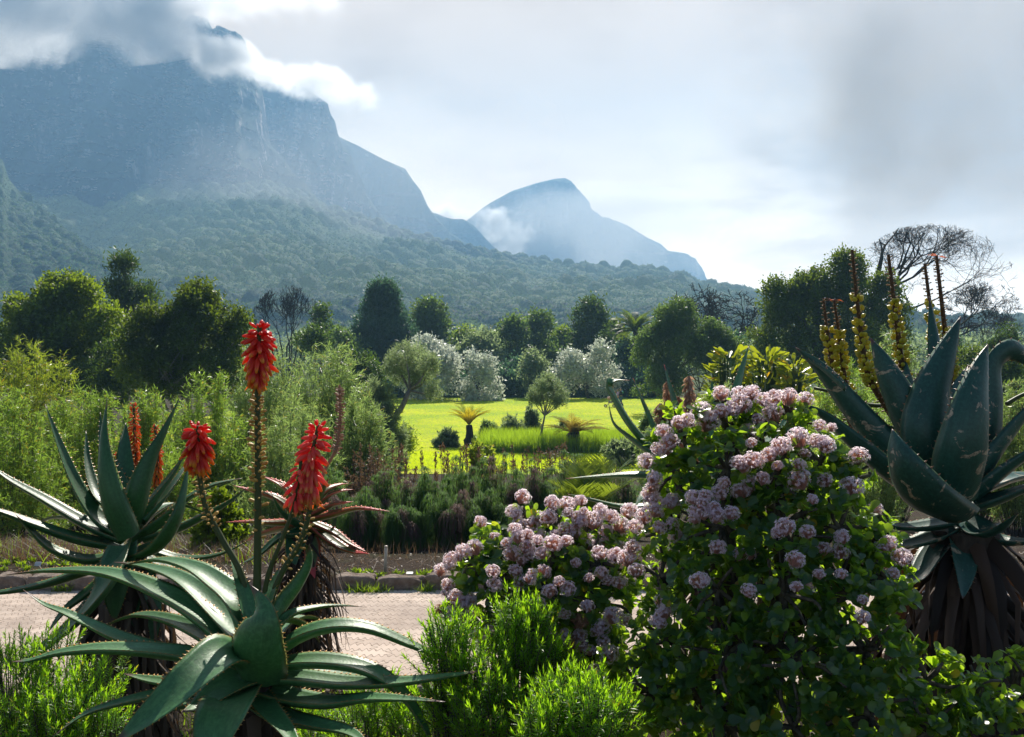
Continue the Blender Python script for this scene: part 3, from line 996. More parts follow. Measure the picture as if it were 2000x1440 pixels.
# scrubby woodland on the flat ground between the garden and the hill
rg = np.random.default_rng(91)
LL = []
for i in range(420):
    d = rg.uniform(128, 420)
    x = rg.uniform(-.75, .75) * d; r = rg.uniform(1.6, 3.2) * (1 + d / 500)
    if abs(x / d * F + 1000 - 1050) < 500 and d < 150: d += 60
    LL.append((x, d, float(gz(x, d)) + r * .75, r))
_c = COVER; COVER = 1.1
V, Fs, T = crown(np.array(LL), .75, .7, 1.4, 8, rg)
COVER = _c
tag(mk('woodland', V, Fs, L_GREY, None, False, T), kind='stuff')


# palm ------------------------------------------------------------------
def frond(base, az, elev, length, droop, leaflet, n, rng, wid=.05, vee=.5):
    """arching rachis with two rows of leaflets"""
    t = np.linspace(0, 1, 9)
    h = np.array([math.sin(az), math.cos(az), 0])
    el = elev - droop * t ** 1.3
    step = np.stack([np.cos(el)[:, None] * h[None] + np.array([0, 0, 1.0])[None] * np.sin(el)[:, None]], 0)[0] * length / 8
    p = base + np.vstack([np.zeros(3), np.cumsum(step[:-1], 0)])
    parts_st = tube(p, np.linspace(length * .012, length * .003, 9), 4, cap=False)
    q = spline(p, n); tg = nrm(np.gradient(q, axis=0))
    side = nrm(np.cross(tg, np.array([0, 0, 1.0])))
    upv = np.cross(side, tg)
    prof_ = np.sin(np.clip(np.linspace(.12, 1.0, n), 0, 1) * np.pi) ** .6
    C, D, N, Ls = [], [], [], []
    for s_ in (-1, 1):
        D.append(nrm(side * s_ + tg * .7 + upv * vee * .6 + rng.normal(size=(n, 3)) * .07)); C.append(q); N.append(upv + side * -s_ * .3); Ls.append(leaflet * (prof_ * .9 + .1))
    Ls = np.concatenate(Ls)
    return parts_st, leaves(np.concatenate(C), np.concatenate(D), np.concatenate(N), Ls, Ls * wid + leaflet * .01, 'blade', np.full(2 * n, rng.uniform(0, .9)))


def palmlike(name, label, cat, base, top, r, fronds, matl, bark, rng, group=None, n=34, wid=.07, vee=.5, stem='trunk'):
    root = thing(name, label, cat, base, group)
    if np.linalg.norm(top - base) > .02:
        V, Fs = tube(spline([base - np.array([0, 0, .1]), (base + top) / 2 + rng.normal(size=3) * r * .3, top], 9), np.linspace(r * 1.2, r, 9) * (1 + .12 * rng.normal(size=9)), 9)
        mk(stem, V, Fs, bark, root)
    for az, el, ln, dr, lf in fronds:
        a, b = frond(top, az, el, ln, dr, lf, n, rng, wid, vee)
        V, Fs, T = join([a, b])
        mk('frond', V, Fs, matl, root, False, T)
    return root


rg = np.random.default_rng(31)
d = 104
b, t_ = P(1240, 780, d), P(1241, 648, d)
b[2] = float(gz(b[0], d))
fr = [(rg.uniform(0, 6.28), rg.uniform(.1, 1.25), rg.uniform(3.0, 3.9), rg.uniform(.9, 1.5), .75) for i in range(34)]
palmlike('palm_tree', 'palm with arching feathery fronds behind the dome-shaped tree', 'tree', b, t_, .3, fr, L_OLIVE, BARK, rg, n=26, wid=.16, vee=.4)
# ------------------------------------------------------------------ shrubs, ferns and beds between the path and the lawn
L_WISP = leafmat('leaf_fine_green', (.035, .065, .012), (.11, .16, .025), .50, (.36, .56, .06), rough=.4, spec=.45, c3=(.38, .30, .03))
L_WISPG = leafmat('leaf_fine_grey', (.040, .070, .028), (.12, .17, .065), .50, (.38, .54, .13), rough=.4, spec=.45, c3=(.30, .27, .06))
L_WISPY = leafmat('leaf_fine_yellow', (.05, .075, .010), (.16, .18, .018), .50, (.42, .54, .04), rough=.4, spec=.45, c3=(.42, .30, .02))
L_RESTIO = leafmat('restio_green', (.022, .055, .022), (.060, .110, .045), .4, (.2, .36, .10))
L_DRY = leafmat('dry_brown', (.05, .032, .022), (.22, .15, .095), .25, (.30, .18, .09))
L_REED = leafmat('reed_green', (.06, .13, .012), (.15, .22, .02), .5, (.50, .72, .03))
L_FERN = leafmat('fern_yellow', (.12, .13, .012), (.34, .26, .02), .5, (.70, .56, .02), spec=.08, rough=.8)


def wisp(name, label, cx, top, base_py, hw, d, mat, seed, stems=70, shoots=9, per=14, leaf=None, wid=.13, lean=0.0, group='fine-leaved shrubs', cat='shrub', bark=BARK, shape='dome', z0=None, tight=1.0):
    """shrub of slender upright branches clothed in narrow leaves"""
    rng = np.random.default_rng(seed)
    x0 = P(cx, 700, d)[0]; w_ = hw * d / F
    zg = float(gz(x0, d)) if z0 is None else z0
    zt = P(cx, top, d)[2]; zb = min(P(cx, base_py, d)[2], zt - .3)
    leaf = leaf or d * .0062
    root = thing(name, label, cat, (x0, d, zg), group)
    f = env_fn(shape)
    st, C, D = [], [], []
    for i in range(stems):
        t = rng.uniform(.03, 1) ** .75
        R = float(f(np.array(min(t, .98)))) * w_ * rng.uniform(.2, 1.15) ** .5
        a = rng.uniform(0, 2 * np.pi)
        e = np.array([x0 + math.cos(a) * R + lean * w_ * t, d + math.sin(a) * R * .8, zb + (zt - zb) * t * rng.uniform(.92, 1.04)])
        b = np.array([x0 + (e[0] - x0) * .25 + rng.normal() * w_ * .05, d + (e[1] - d) * .25, zg - .05])
        p = spline([b, b * .45 + e * .55 + np.array([(e[0] - x0) * .12, 0, -.02 * (zt - zg)]), e], 8)
        st.append(tube(p, np.linspace(.003 + .0009 * d * .3, .0003 * d * .3 + .001, 8), 3, cap=False))
        s_ = rng.uniform(.12, 1, shoots) ** .7
        q = spline(p, 40); tg = nrm(np.gradient(q, axis=0))
        for u in s_:
            k = int(u * 39)
            c0 = q[k]; dv = nrm(tg[k] * .75 + rng.normal(size=3) * tight * np.array([.8, .8, .45]) + np.array([(c0[0] - x0) / w_ * .5, (c0[1] - d) / w_ * .4, .25]))
            ln = w_ * rng.uniform(.09, .22)
            uu = np.linspace(0, 1, per)[:, None]
            C.append(c0 + dv * ln * uu); D.append(nrm(dv[None] * 1.0 + rng.normal(size=(per, 3)) * .8))
    C, D = np.concatenate(C), np.concatenate(D)
    n = len(C)
    Ls = leaf * rng.uniform(.7, 1.3, n)
    V, Fs, T = leaves(C, D, rng.normal(size=(n, 3)) + np.array([0, 0, .6]), Ls, Ls * wid, 'dia', rng.random(n))
    mk('foliage', V, Fs, mat, root, False, T)
    V, Fs, _ = join(st)
    mk('stems', V, Fs, bark, root, True)
    return root


W = [
    (60, 672, 960, 105, 19, L_WISPY, 'tall yellow-tipped fine-leaved shrub under the dark tree at the left edge', 90, 0),
    (20, 760, 1010, 110, 13, L_WISP, 'green fine-leaved shrub at the left edge behind the long aloe leaves', 70, 0),
    (165, 745, 1000, 90, 15, L_WISP, 'upright fine-leaved shrub behind the tallest left aloe leaf', 80, 0),
    (285, 765, 1010, 90, 14, L_WISP, 'bright green fine-leaved shrub behind the orange flower spikes', 80, 0),
    (395, 735, 1000, 90, 16, L_WISP, 'yellow-flecked fine-leaved shrub behind the left red flower', 85, .1),
    (500, 690, 980, 100, 18, L_WISPG, 'silvery fine-leaved shrub behind the tallest red flower', 90, .2),
    (600, 672, 960, 110, 21, L_WISPG, 'large grey-green feathery shrub right of the tallest red flower', 120, .25),
    (560, 800, 1010, 90, 13, L_WISPG, 'grey-green fine-leaved shrub between two red flowers', 60, .1),
    (690, 770, 960, 75, 19, L_WISPG, 'soft grey shrub behind the dried brown flower spike', 70, .1),
    (720, 740, 870, 55, 36, L_GREY, 'feathery grey-green shrub at the foot of the leaning tree', 90, .2),
    (1650, 700, 900, 85, 13, L_WISP, 'fine-leaved shrub behind the twin yellow seed spikes', 70, 0),
    (1745, 640, 860, 75, 17, L_WISPG, 'tall fine-leaved shrub behind the middle seed spikes', 90, 0),
    (1900, 720, 880, 80, 15, L_WISP, 'fine-leaved shrub behind the upright aloe leaves at right', 70, 0),
    (1990, 740, 900, 60, 13, L_WISPG, 'fine-leaved shrub at the right edge behind the hooked leaf', 50, 0),
    (1410, 745, 860, 60, 17, L_WISPG, 'pale feathery shrub behind the top of the pink flower bush', 60, 0),
    (1690, 780, 930, 90, 9.5, L_WISPG, 'shaded fine-leaved shrub between the pink flower bush and the large aloe', 60, 0),
    (1300, 800, 900, 50, 16, L_WISPG, 'small feathery shrub beside the dried brown aloe flowers', 45, 0),
]
for i, (cx, top, bp, hw, d, mt, lab, ns, ln) in enumerate(W):
    wisp('fine_leaved_shrub', lab, cx, top, bp + 60, hw * 1.28, d, mt, 100 + i, stems=int(ns * 1.4), shoots=26, per=11, lean=ln)

# leaning tree on the left of the lawn
rg = np.random.default_rng(77)
d = 37.0
b = P(742, 872, d); b[2] = float(gz(b[0], d))
root = thing('leaning_tree', 'leaning grey-trunked tree with small tufted crown left of the lawn', 'tree', b)
ends = [(P(x, y, d + rg.normal() * .5), r) for x, y, r in ((770, 705, .35), (790, 690, .45), (815, 695, .45), (835, 712, .4), (800, 720, .5), (825, 735, .4), (765, 725, .3), (783, 735, .35), (848, 765, .34), (838, 722, .3))]
fork = P(800, 762, d)
pts = [b, P(762, 832, d), P(785, 795, d), fork]
parts = [tube(spline(pts, 10), np.linspace(.17, .09, 10), 7)]
for e, r in ends:
    parts.append(tube(spline([fork, (fork + e) / 2 + rg.normal(size=3) * .12, e], 7), np.linspace(.06, .015, 7), 5, cap=False))
V, Fs, _ = join(parts); mk('trunk', V, Fs, BARK_PALE, root)
LL = np.array([(*e, r) for e, r in ends])
V, Fs, T = crown(LL, .16, .16, .24, 22, rg, up=.5); mk('crown', V, Fs, L_GREY, root, False, T)

# slim young tree in the middle of the lawn bed
d = 47.0
b = P(1052, 872, d); b[2] = float(gz(b[0], d))
root = thing('young_tree', 'slim young tree with airy grey-green crown standing before the lawn', 'tree', b)
ends = [(P(x, y, d + rg.normal() * .4), r) for x, y, r in ((1070, 742, .3), (1055, 755, .35), (1085, 755, .35), (1045, 772, .35), (1068, 768, .45), (1095, 772, .35), (1080, 785, .35), (1055, 785, .3), (1042, 783, .2), (1098, 785, .25))]
fork = P(1064, 812, d)
parts = [tube(spline([b, P(1058, 842, d), fork], 8), np.linspace(.075, .05, 8), 6)]
for e, r in ends:
    parts.append(tube(spline([fork, (fork * .45 + e * .55) + np.array([rg.normal() * .06, 0, -.08]), e], 7), np.linspace(.035, .012, 7), 4, cap=False))
V, Fs, _ = join(parts); mk('trunk', V, Fs, BARK_PALE, root)
V, Fs, T = crown(np.array([(*e, r) for e, r in ends]), .15, .2, .20, 16, rg, up=.5); mk('crown', V, Fs, L_GREY, root, False, T)

# tree ferns
d = 49.0
b = P(913, 878, d); b[2] = float(gz(b[0], d)); t_ = P(916, 830, d)
fr = [(rg.uniform(0, 6.28), rg.uniform(.75, 1.35), rg.uniform(1.15, 1.6), rg.uniform(.7, 1.2), .26) for i in range(26)]
palmlike('tree_fern', 'golden tree fern on a short dark trunk in front of the lawn', 'fern', b, t_, .20, fr, L_FERN, BARK_DARK, rg, 'tree ferns by the lawn', 34, .10, .5)
d = 46.0
b = P(1118, 880, d); b[2] = float(gz(b[0], d)); t_ = P(1118, 846, d)
fr = [(rg.uniform(0, 6.28), rg.uniform(.25, .95), rg.uniform(1.3, 2.0), rg.uniform(.5, 1.1), .34) for i in range(24)]
palmlike('tree_fern', 'spreading brownish tree fern with drooping fronds right of the young tree', 'fern', b, t_, .32, fr, leafmat('fern_brown', (.09, .09, .015), (.28, .19, .04), .45, (.5, .38, .05), spec=.08, rough=.8), BARK_DARK, rg, 'tree ferns by the lawn', 34, .10, .5)

# low shrubs in the lawn bed
for i, (cx, top, bp, hw, d, mt, lab) in enumerate([
        (872, 838, 880, 26, 48, L_GREY, 'low grey shrub left of the golden tree fern'),
        (955, 822, 880, 28, 51, L_WISPG, 'grey-green shrub right of the golden tree fern'),
        (1000, 812, 868, 32, 52, L_GREY, 'bushy shrub with yellow tips left of the young tree'),
        (1035, 796, 868, 26, 53, L_GREY, 'grey upright shrub close behind the young tree'),
        (1105, 826, 868, 30, 52, L_GREY, 'grey shrub behind the spreading tree fern'),
        (1165, 838, 868, 30, 50, L_WISPG, 'soft shrub right of the spreading tree fern'),
        (1270, 800, 880, 24, 38, L_WISPG, 'tufted shrub beside the bent pale aloe leaf'),
        (1215, 862, 890, 40, 40, L_GREY, 'low shrub under the bent pale aloe leaf')]):
    wisp('low_shrub', lab, cx, top, bp, hw, d, mt, 140 + i, stems=70, shoots=7, per=10, leaf=.20, wid=.28, group='low shrubs in the lawn bed', shape='dome')
tree('glossy_shrub', 'dark glossy shrub at the base of the leaning tree', LB(782, 836, 882, 36, 39, 14, .36, 'dome', R_), 39, L_YELLOW, 782, seed=90, cat='shrub', leaf=.13, trunk_r=.04, wid=.3)

# reeds: one soft band of blades
def blades(n, xf, yf, hlo, hhi, wid, rng, lean=.25, curve=.35, zf=None, seg=3, tint=None):
    x = xf(n); y = yf(n)
    z = gz(x, y) if zf is None else zf(x, y)
    h = rng.uniform(hlo, hhi, n)
    a = rng.uniform(0, 2 * np.pi, n)
    ln = rng.uniform(0, 1, n) * lean
    dirh = np.stack([np.cos(a), np.sin(a), 0 * a], 1)
    side = np.stack([-np.sin(a + rng.normal(size=n)), np.cos(a), 0 * a], 1)
    t = np.linspace(0, 1, seg + 1)
    c = np.stack([x, y, z], 1)[:, None] + dirh[:, None] * (h * ln)[:, None, None] * (t[None, :, None] + curve * t[None, :, None] ** 2) + np.array([0, 0, 1.0]) * (h[:, None] * (t - .25 * ln[:, None] * t ** 2))[..., None]
    w_ = wid * (1 - t ** 1.5 * .93)
    A = c + side[:, None] * w_[None, :, None]; B = c - side[:, None] * w_[None, :, None]
    V = np.stack([A, B], 2).reshape(-1, 3)
    k = 2 * (seg + 1)
    f = np.array([[2 * i, 2 * i + 1, 2 * i + 3, 2 * i + 2] for i in range(seg)])
    Fq = (f[None] + (np.arange(n) * k)[:, None, None]).reshape(-1, 4)
    return V, [Fq], np.repeat(rng.random(n) if tint is None else tint, k)


rg = np.random.default_rng(50)
V, Fs, T = blades(26000, lambda n: rg.uniform(P(940, 0, 47)[0], P(1330, 0, 47)[0], n), lambda n: rg.uniform(45.2, 49.5, n), .55, 1.15, .018, rg, .4)
tag(mk('reeds', V, Fs, L_REED, None, False, T), kind='stuff')
# rough grass: near lawn strip, lawn edges
V, Fs, T = blades(60000, lambda n: rg.uniform(-7, 9, n), lambda n: rg.uniform(38.5, 46, n), .05, .13, .012, rg, .5)
V2, F2, T2 = blades(70000, lambda n: rg.uniform(-13, 17, n), lambda n: 46 + 48 * rg.random(n) ** 1.5, .04, .10, .022, rg, .6, seg=2)
L_LAWN = leafmat('grass_blade', (.16, .24, .008), (.30, .34, .015), .55, (.80, .95, .02))
V, Fs, T = join([(V, Fs, T), (V2, F2, T2)])
tag(mk('grass', V, Fs, L_LAWN, None, False, T), kind='stuff')


# restios: whorled, drooping tufts on upright canes ------------------------
def restio(label, cx, d, top, hw, n, seed, mat=L_RESTIO, group='restio clumps in the bed', dry=0.14):
    rng = np.random.default_rng(seed)
    x0 = P(cx, 700, d)[0]; w_ = hw * d / F
    zg = float(gz(x0, d)); zt = P(cx, top, d)[2]
    root = thing('restio_clump', label, 'plant', (x0, d, zg), group)
    canes, parts = [], []
    for i in range(n):
        a = rng.uniform(0, 6.28); R = w_ * math.sqrt(rng.random())
        e = np.array([x0 + R * math.cos(a) * 1.05, d + R * math.sin(a) * .7, zt - (R / w_) ** 2 * .35 * (zt - zg) - rng.random() ** 1.5 * .55 * (zt - zg)])
        b = np.array([x0 + R * math.cos(a) * .6, d + R * math.sin(a) * .5, zg])
        p = spline([b, (b + e) / 2 + np.array([0, 0, .05]), e], 8)
        canes.append(tube(p, np.linspace(.005, .0025, 8), 3, cap=False))
        isdry = rng.random() < dry
        for u in np.arange(1.0, .12, -.135) + rng.normal() * .03:
            k = int(np.clip(u, 0, 1) * 7)
            c = p[k]
            m = 46
            q = np.stack([rng.normal(size=m), rng.normal(size=m), rng.uniform(.1, 1.2, m)], 1)
            q = nrm(q)
            ln = rng.uniform(.10, .17, m) * (1.0 if u < .95 else .7)
            dn = np.array([0, 0, -1.0])
            p1 = c + q * (ln * .55)[:, None]
            p2 = p1 + (q * .45 + dn * .75) * (ln * .55)[:, None]
            p3 = p2 + (q * .1 + dn) * (ln * .45)[:, None]
            sd = nrm(np.cross(q, dn)) * .0022 * (d / 10)
            V = np.stack([c + sd * .6, c - sd * .6, p1 + sd, p1 - sd, p2 + sd, p2 - sd, p3 + sd * .3, p3 - sd * .3], 1).reshape(-1, 3)
            f = np.array([[0, 1, 3, 2], [2, 3, 5, 4], [4, 5, 7, 6]])
            parts.append((V, [(f[None] + (np.arange(m) * 8)[:, None, None]).reshape(-1, 4)], np.full(m * 8, .985 if isdry else rng.uniform(0, .9))))
    V, Fs, T = join(parts); mk('tufts', V, Fs, mat, root, False, T)
    V, Fs, _ = join(canes); mk('canes', V, Fs, L_DRY, root, False, np.full(len(V), .3))
    return root


L_RESTIO2 = leafmat('restio_mixed', (.014, .042, .014), (.045, .095, .030), .40, (.22, .40, .07), rough=.7, spec=.12, c3=(.13, .085, .07))
RS = [(640, 10.4, 950, 62, 26, 'leftmost restio clump, behind the red-tipped aloe'),
      (745, 10.8, 910, 62, 30, 'drooping restio clump above the metal stake'),
      (830, 10.2, 930, 66, 34, 'dense green restio clump right of the metal stake'),
      (905, 11.2, 893, 62, 34, 'tallest restio clump in the middle of the bed'),
      (975, 10.6, 920, 60, 30, 'restio clump with dry purple tufts, above the left end of pink bush'),
      (1045, 11.4, 900, 60, 28, 'restio clump just left of the spiky cycad fronds'),
      (700, 9.4, 985, 60, 22, 'low restio clump in front, beside the red-tipped aloe leaves'),
      (790, 9.3, 985, 60, 26, 'low shaded restio clump straight behind the metal stake'),
      (880, 9.4, 975, 62, 26, 'low shaded restio clump close to the pink bush'),
      (960, 9.6, 970, 60, 24, 'low restio clump half hidden by the pink bush'),
      (1120, 12.5, 905, 60, 20, 'restio clump behind the cycad fronds'),
      (1215, 12.0, 920, 60, 20, 'rightmost restio clump, behind the level aloe leaf')]
for i, (cx, d, top, hw, n, lab) in enumerate(RS):
    restio(lab, cx, d, top + (-34, 6, -26, -10, -38, 0)[i % 6], hw, n, 200 + i, L_RESTIO2)

# dry flower spikes and brown seed heads over the restios
rg = np.random.default_rng(61)
parts = []
for i in range(95):
    d = rg.uniform(13, 18); x, y = rg.uniform(690, 1070), rg.uniform(868, 925)
    e = P(x, y, d); b = np.array([e[0] + rg.normal() * .1, d, float(gz(e[0], d))])
    root = None
    p = spline([b, (b + e) / 2, e], 6)
    parts.append(tube(p, .004, 3, cap=False))
    m = 26
    c = e + np.stack([rg.normal(size=m) * .012, rg.normal(size=m) * .012, -rg.uniform(0, .28, m)], 1)
    parts.append(leaves(c, nrm(rg.normal(size=(m, 3)) * .5 + np.array([0, 0, 1])), rg.normal(size=(m, 3)), .06, .02, 'dia', rg.random(m) * .6))
V, Fs, T = join(parts)
tag(mk('dry_seed_spikes', V, Fs, L_DRY, None, False, T), kind='stuff')

wisp('yellow_shrub', 'small bright yellow-flowered shrub between the lawn and the restios', 940, 862, 925, 45, 19, L_WISPY, 170, stems=34, shoots=6, per=10, leaf=.09, wid=.5, shape='dome')
wisp('dry_shrub', 'brown twiggy dry shrub behind the restios at right', 1090, 870, 960, 70, 18, L_DRY, 171, stems=60, shoots=7, per=9, leaf=.08, wid=.25, shape='dome')
wisp('dry_shrub', 'brown twiggy dry shrub behind the leftmost restios', 720, 885, 990, 55, 15, L_DRY, 172, stems=60, shoots=7, per=9, leaf=.07, wid=.25, shape='dome')
wisp('leafy_shrub', 'yellow-green leafy shrub between the left aloe and the red-tipped aloe', 430, 960, 1080, 62, 9.0, L_YELLOW, 173, stems=60, shoots=8, per=8, leaf=.055, wid=.7, shape='dome')

# paddle-leaved clump on the right ------------------------------------------
def paddle(label, cx, top, bp, hw, d, n, seed):
    rng = np.random.default_rng(seed)
    x0 = P(cx, 700, d)[0]; w_ = hw * d / F; zg = float(gz(x0, d)); zt = P(cx, top, d)[2]
    root = thing('paddle_leaf_plant', label, 'plant', (x0, d, zg), 'paddle-leaved plants behind the pink bush')
    st, lv = [], []
    for i in range(n):
        a = rng.uniform(0, 6.28); t = rng.uniform(.05, 1) ** .8
        R = w_ * math.sqrt(max(0, 1 - (t * .95) ** 2)) * rng.uniform(.1, 1) ** .5
        e = np.array([x0 + R * math.cos(a), d + R * math.sin(a) * .7, zg + (zt - zg) * t])
        b = np.array([x0 + R * math.cos(a) * .4, d + R * math.sin(a) * .3, zg])
        st.append(tube(spline([b, b * .4 + e * .6, e], 6), np.linspace(.018, .007, 6), 4, cap=False))
        out_d = np.array([math.cos(a), math.sin(a), rng.uniform(.1, 1.0)])
        L = rng.uniform(.28, .46)
        lv.append((e, nrm(out_d + rng.normal(size=3) * .3), L))
    C = np.array([l[0] for l in lv]); D = np.array([l[1] for l in lv]); L = np.array([l[2] for l in lv])
    V, Fs, T = leaves(C, D, rng.normal(size=(n, 3)) * .5 + np.array([0, -.2, 1]), L, L * .34, 'obo', rng.random(n))
    mk('leaves', V, Fs, L_BANANA, root, True, T)
    V, Fs, _ = join(st); mk('stems', V, Fs, L_MID, root, True, np.full(len(V), .5))


paddle('paddle-leaved plant behind the top of the pink bush, left one', 1425, 688, 800, 62, 27, 420, 301)
paddle('paddle-leaved plant behind the pink bush, between the left one and the large aloe', 1500, 690, 800, 62, 26, 460, 302)
paddle('rightmost paddle-leaved plant beside the twin yellow seed spikes', 1555, 705, 800, 42, 25, 260, 303)

# cycad fronds beside the pink bush
L_CYCAD = leafmat('cycad_leaf', (.05, .10, .012), (.13, .19, .02), .4, (.34, .44, .03), rough=.35, spec=.5)
rg = np.random.default_rng(66)
b = P(1150, 1120, 8.2); b[2] = float(gz(b[0], 8.2)) + .05; c0 = P(1150, 1010, 8.2)
fr = [(az, el, ln * .72, .55, .26) for az, el, ln in ((-.9, 1.2, .75), (-.5, 1.35, .8), (.1, 1.3, .75), (.5, 1.15, .9), (.9, .95, 1.0), (1.3, .75, 1.0), (-1.4, .9, .7), (2.4, .9, .7), (3.6, 1.0, .6), (1.0, 1.25, .8), (-.2, 1.0, .8), (4.4, .8, .6))]
palmlike('cycad', 'cycad with stiff feathery fronds behind the left part of the pink bush', 'plant', b, c0, .12, fr, L_CYCAD, BARK, rg, None, 34, .055, .9)
# ------------------------------------------------------------------ aloes
def aloemat(name, c1, c2, tipc, edgec, toothc, scar=.0, trans=.12, scarc=(.30, .24, .15), tipstart=.86, edge0=.80, ucol=None):
    m, nt, out = newmat(name)
    at = lambda n: nt.add('ShaderNodeAttribute', attribute_name=n).outputs['Fac']
    t, e, ti = at('along'), at('edge'), at('tint')
    tco = nt.add('ShaderNodeTexCoord').outputs['Object']
    n1 = nt.noise(5, tco, 4, .6); n2 = nt.noise(85, tco, 4, .65); n3 = nt.noise(11, tco, 6, .62, 1.2)
    base = nt.mix(nt.math('ADD', nt.math('MULTIPLY', n1, .7), nt.math('MULTIPLY', ti, .5)), c1, c2)
    cv = nt.add('ShaderNodeCombineXYZ')
    nt.l.new(nt.math('MULTIPLY', t, 5.0), cv.inputs[0]); nt.l.new(nt.math('MULTIPLY', e, 9.0), cv.inputs[1]); nt.l.new(nt.math('MULTIPLY', ti, 60.0), cv.inputs[2])
    st = nt.noise(1.0, cv.outputs[0], 5, .65)
    base = nt.mix(nt.math('MULTIPLY', nt.ramp(st, .35, .7), .55), base, tuple(x * .55 for x in c1))
    base = nt.mix(nt.math('MULTIPLY', nt.ramp(st, .55, .8), .30), base, tuple(min(1, x * 1.3 + .05) for x in c2))
    base = nt.mix(nt.math('MULTIPLY', nt.ramp(n2, .40, .72), .38), base, tuple(min(1, x * 1.7) for x in c2))
    base = nt.mix(nt.math('MULTIPLY', nt.ramp(e, edge0, 1.0), .75), base, edgec)
    tipf = nt.ramp(nt.math('ADD', t, nt.math('MULTIPLY', nt.math('SUBTRACT', n1, .5), .16)), tipstart, min(1.0, tipstart + .10))
    base = nt.mix(tipf, base, tipc)
    if scar > 0:
        sf = nt.ramp(n3, .70 - scar, .735 - scar)
        base = nt.mix(sf, base, nt.mix(nt.ramp(n2, .35, .6), tuple(x * .35 for x in scarc), scarc))
    base = nt.mix(nt.ramp(e, 1.2, 1.4), base, toothc)
    b = pbsdf(nt, base, .42, .42, bump(nt, n2, .25, .004))
    tr = nt.add('ShaderNodeBsdfTranslucent')
    nt.set(tr.inputs['Color'], (min(1, c2[0] * 2.6), min(1, c2[1] * 2.4), c2[2] * .5, 1))
    mx = nt.add('ShaderNodeMixShader'); mx.inputs[0].default_value = trans
    nt.l.new(b.outputs[0], mx.inputs[1]); nt.l.new(tr.outputs[0], mx.inputs[2])
    nt.l.new(mx.outputs[0], out.inputs['Surface'])
    return m


def leaf_body(cl, W, axis, rng, teeth=.020, tooth_len=.007, fat=.26, channel=.30, hint=None, taper=1.7, basew=.82, twist=0.0):
    """thick channelled succulent leaf swept along its centre line"""
    n = 30
    p = spline(cl, n); tg = nrm(np.gradient(p, axis=0)); t = np.linspace(0, 1, n)
    up = np.array([0, 0, 1.0])
    N = []
    for i in range(n):
        if hint is not None:
            h = np.array(hint, float)
        else:
            ax = axis - p[i]; ax[2] = 0
            ax = ax / max(np.linalg.norm(ax), 1e-3)
            vz = tg[i][2]
            h = up * (1 - max(0, vz)) * (1 if vz > -.5 else 1) + ax * (max(0, vz) ** 1.0) * 1.3
            if vz < 0:
                h = h - ax * (-vz) * 1.2
        h = h - tg[i] * h.dot(tg[i])
        N.append(nrm(h))
    N = np.array(N)
    for _ in range(4):
        N[1:-1] = nrm(N[:-2] + 2 * N[1:-1] + N[2:])
    S = nrm(np.cross(tg, N)); N = np.cross(S, tg)
    if twist:
        a = twist * t
        S, N = S * np.cos(a)[:, None] + N * np.sin(a)[:, None], N * np.cos(a)[:, None] - S * np.sin(a)[:, None]
    prof_ = (basew + (1 - basew) * np.minimum(1, t / .22)) * np.maximum(0, 1 - t ** taper) ** .92
    a = np.maximum(W * .5 * prof_, .0011)
    th = fat * 2 * a * (1 - .45 * t)
    s_u = np.array([-1, -.78, -.4, 0, .4, .78, 1.0]); s_l = np.array([.82, .45, 0, -.45, -.82])
    s_ = np.concatenate([s_u, s_l])
    hu = channel * s_u ** 2
    K = len(s_)
    ring = p[:, None] + S[:, None] * (a[:, None] * s_)[..., None]
    hh = np.concatenate([a[:, None] * hu[None], a[:, None] * channel * (s_l ** 2)[None] - th[:, None] * ((1 - s_l ** 2) ** .6)[None]], 1)
    ring = ring + N[:, None] * hh[..., None]
    V = ring.reshape(-1, 3)
    i = np.arange(K); j = (i + 1) % K
    f = np.stack([i, j, j + K, i + K], 1)
    Fq = (f[None] + (np.arange(n - 1) * K)[:, None, None]).reshape(-1, 4)
    fs = [Fq[:, ::-1], np.array([list(range((n - 1) * K, n * K))[::-1]])]
    along = np.repeat(t, K); edge = np.tile(np.abs(s_), n)
    if teeth:
        L = np.concatenate([[0], np.cumsum(np.linalg.norm(np.diff(p, axis=0), axis=1))])
        u = np.arange(L[-1] * .06, L[-1] * .93, teeth); u = u + rng.uniform(-.2, .2, len(u)) * teeth
        tt = np.interp(u, L, t)
        for sg, ki in ((-1, 0), (1, 6)):
            E = np.stack([np.interp(tt, t, ring[:, ki, k]) for k in range(3)], 1)
            Sx = np.stack([np.interp(tt, t, S[:, k]) for k in range(3)], 1) * sg
            Nx = np.stack([np.interp(tt, t, N[:, k]) for k in range(3)], 1)
            Tx = np.stack([np.interp(tt, t, tg[:, k]) for k in range(3)], 1)
            l = tooth_len * (.55 + .6 * np.sin(np.pi * tt) ** .5) * rng.uniform(.8, 1.2, len(tt))
            b = l * .42
            tip = E + (Sx * .9 + Nx * .35 + Tx * .35) * l[:, None]
            V4 = np.stack([E - Tx * b[:, None] - Sx * .001, E + Tx * b[:, None] - Sx * .001, E - Nx * b[:, None] * .7 - Sx * .001, tip], 1).reshape(-1, 3)
            ff = np.array([[0, 1, 3], [1, 2, 3], [2, 0, 3]])
            fs.append((ff[None] + (len(V) + np.arange(len(tt)) * 4)[:, None, None]).reshape(-1, 3))
            V = np.concatenate([V, V4]); along = np.concatenate([along, np.repeat(tt, 4)]); edge = np.concatenate([edge, np.full(4 * len(tt), 1.6)])
    return V, fs, along, edge


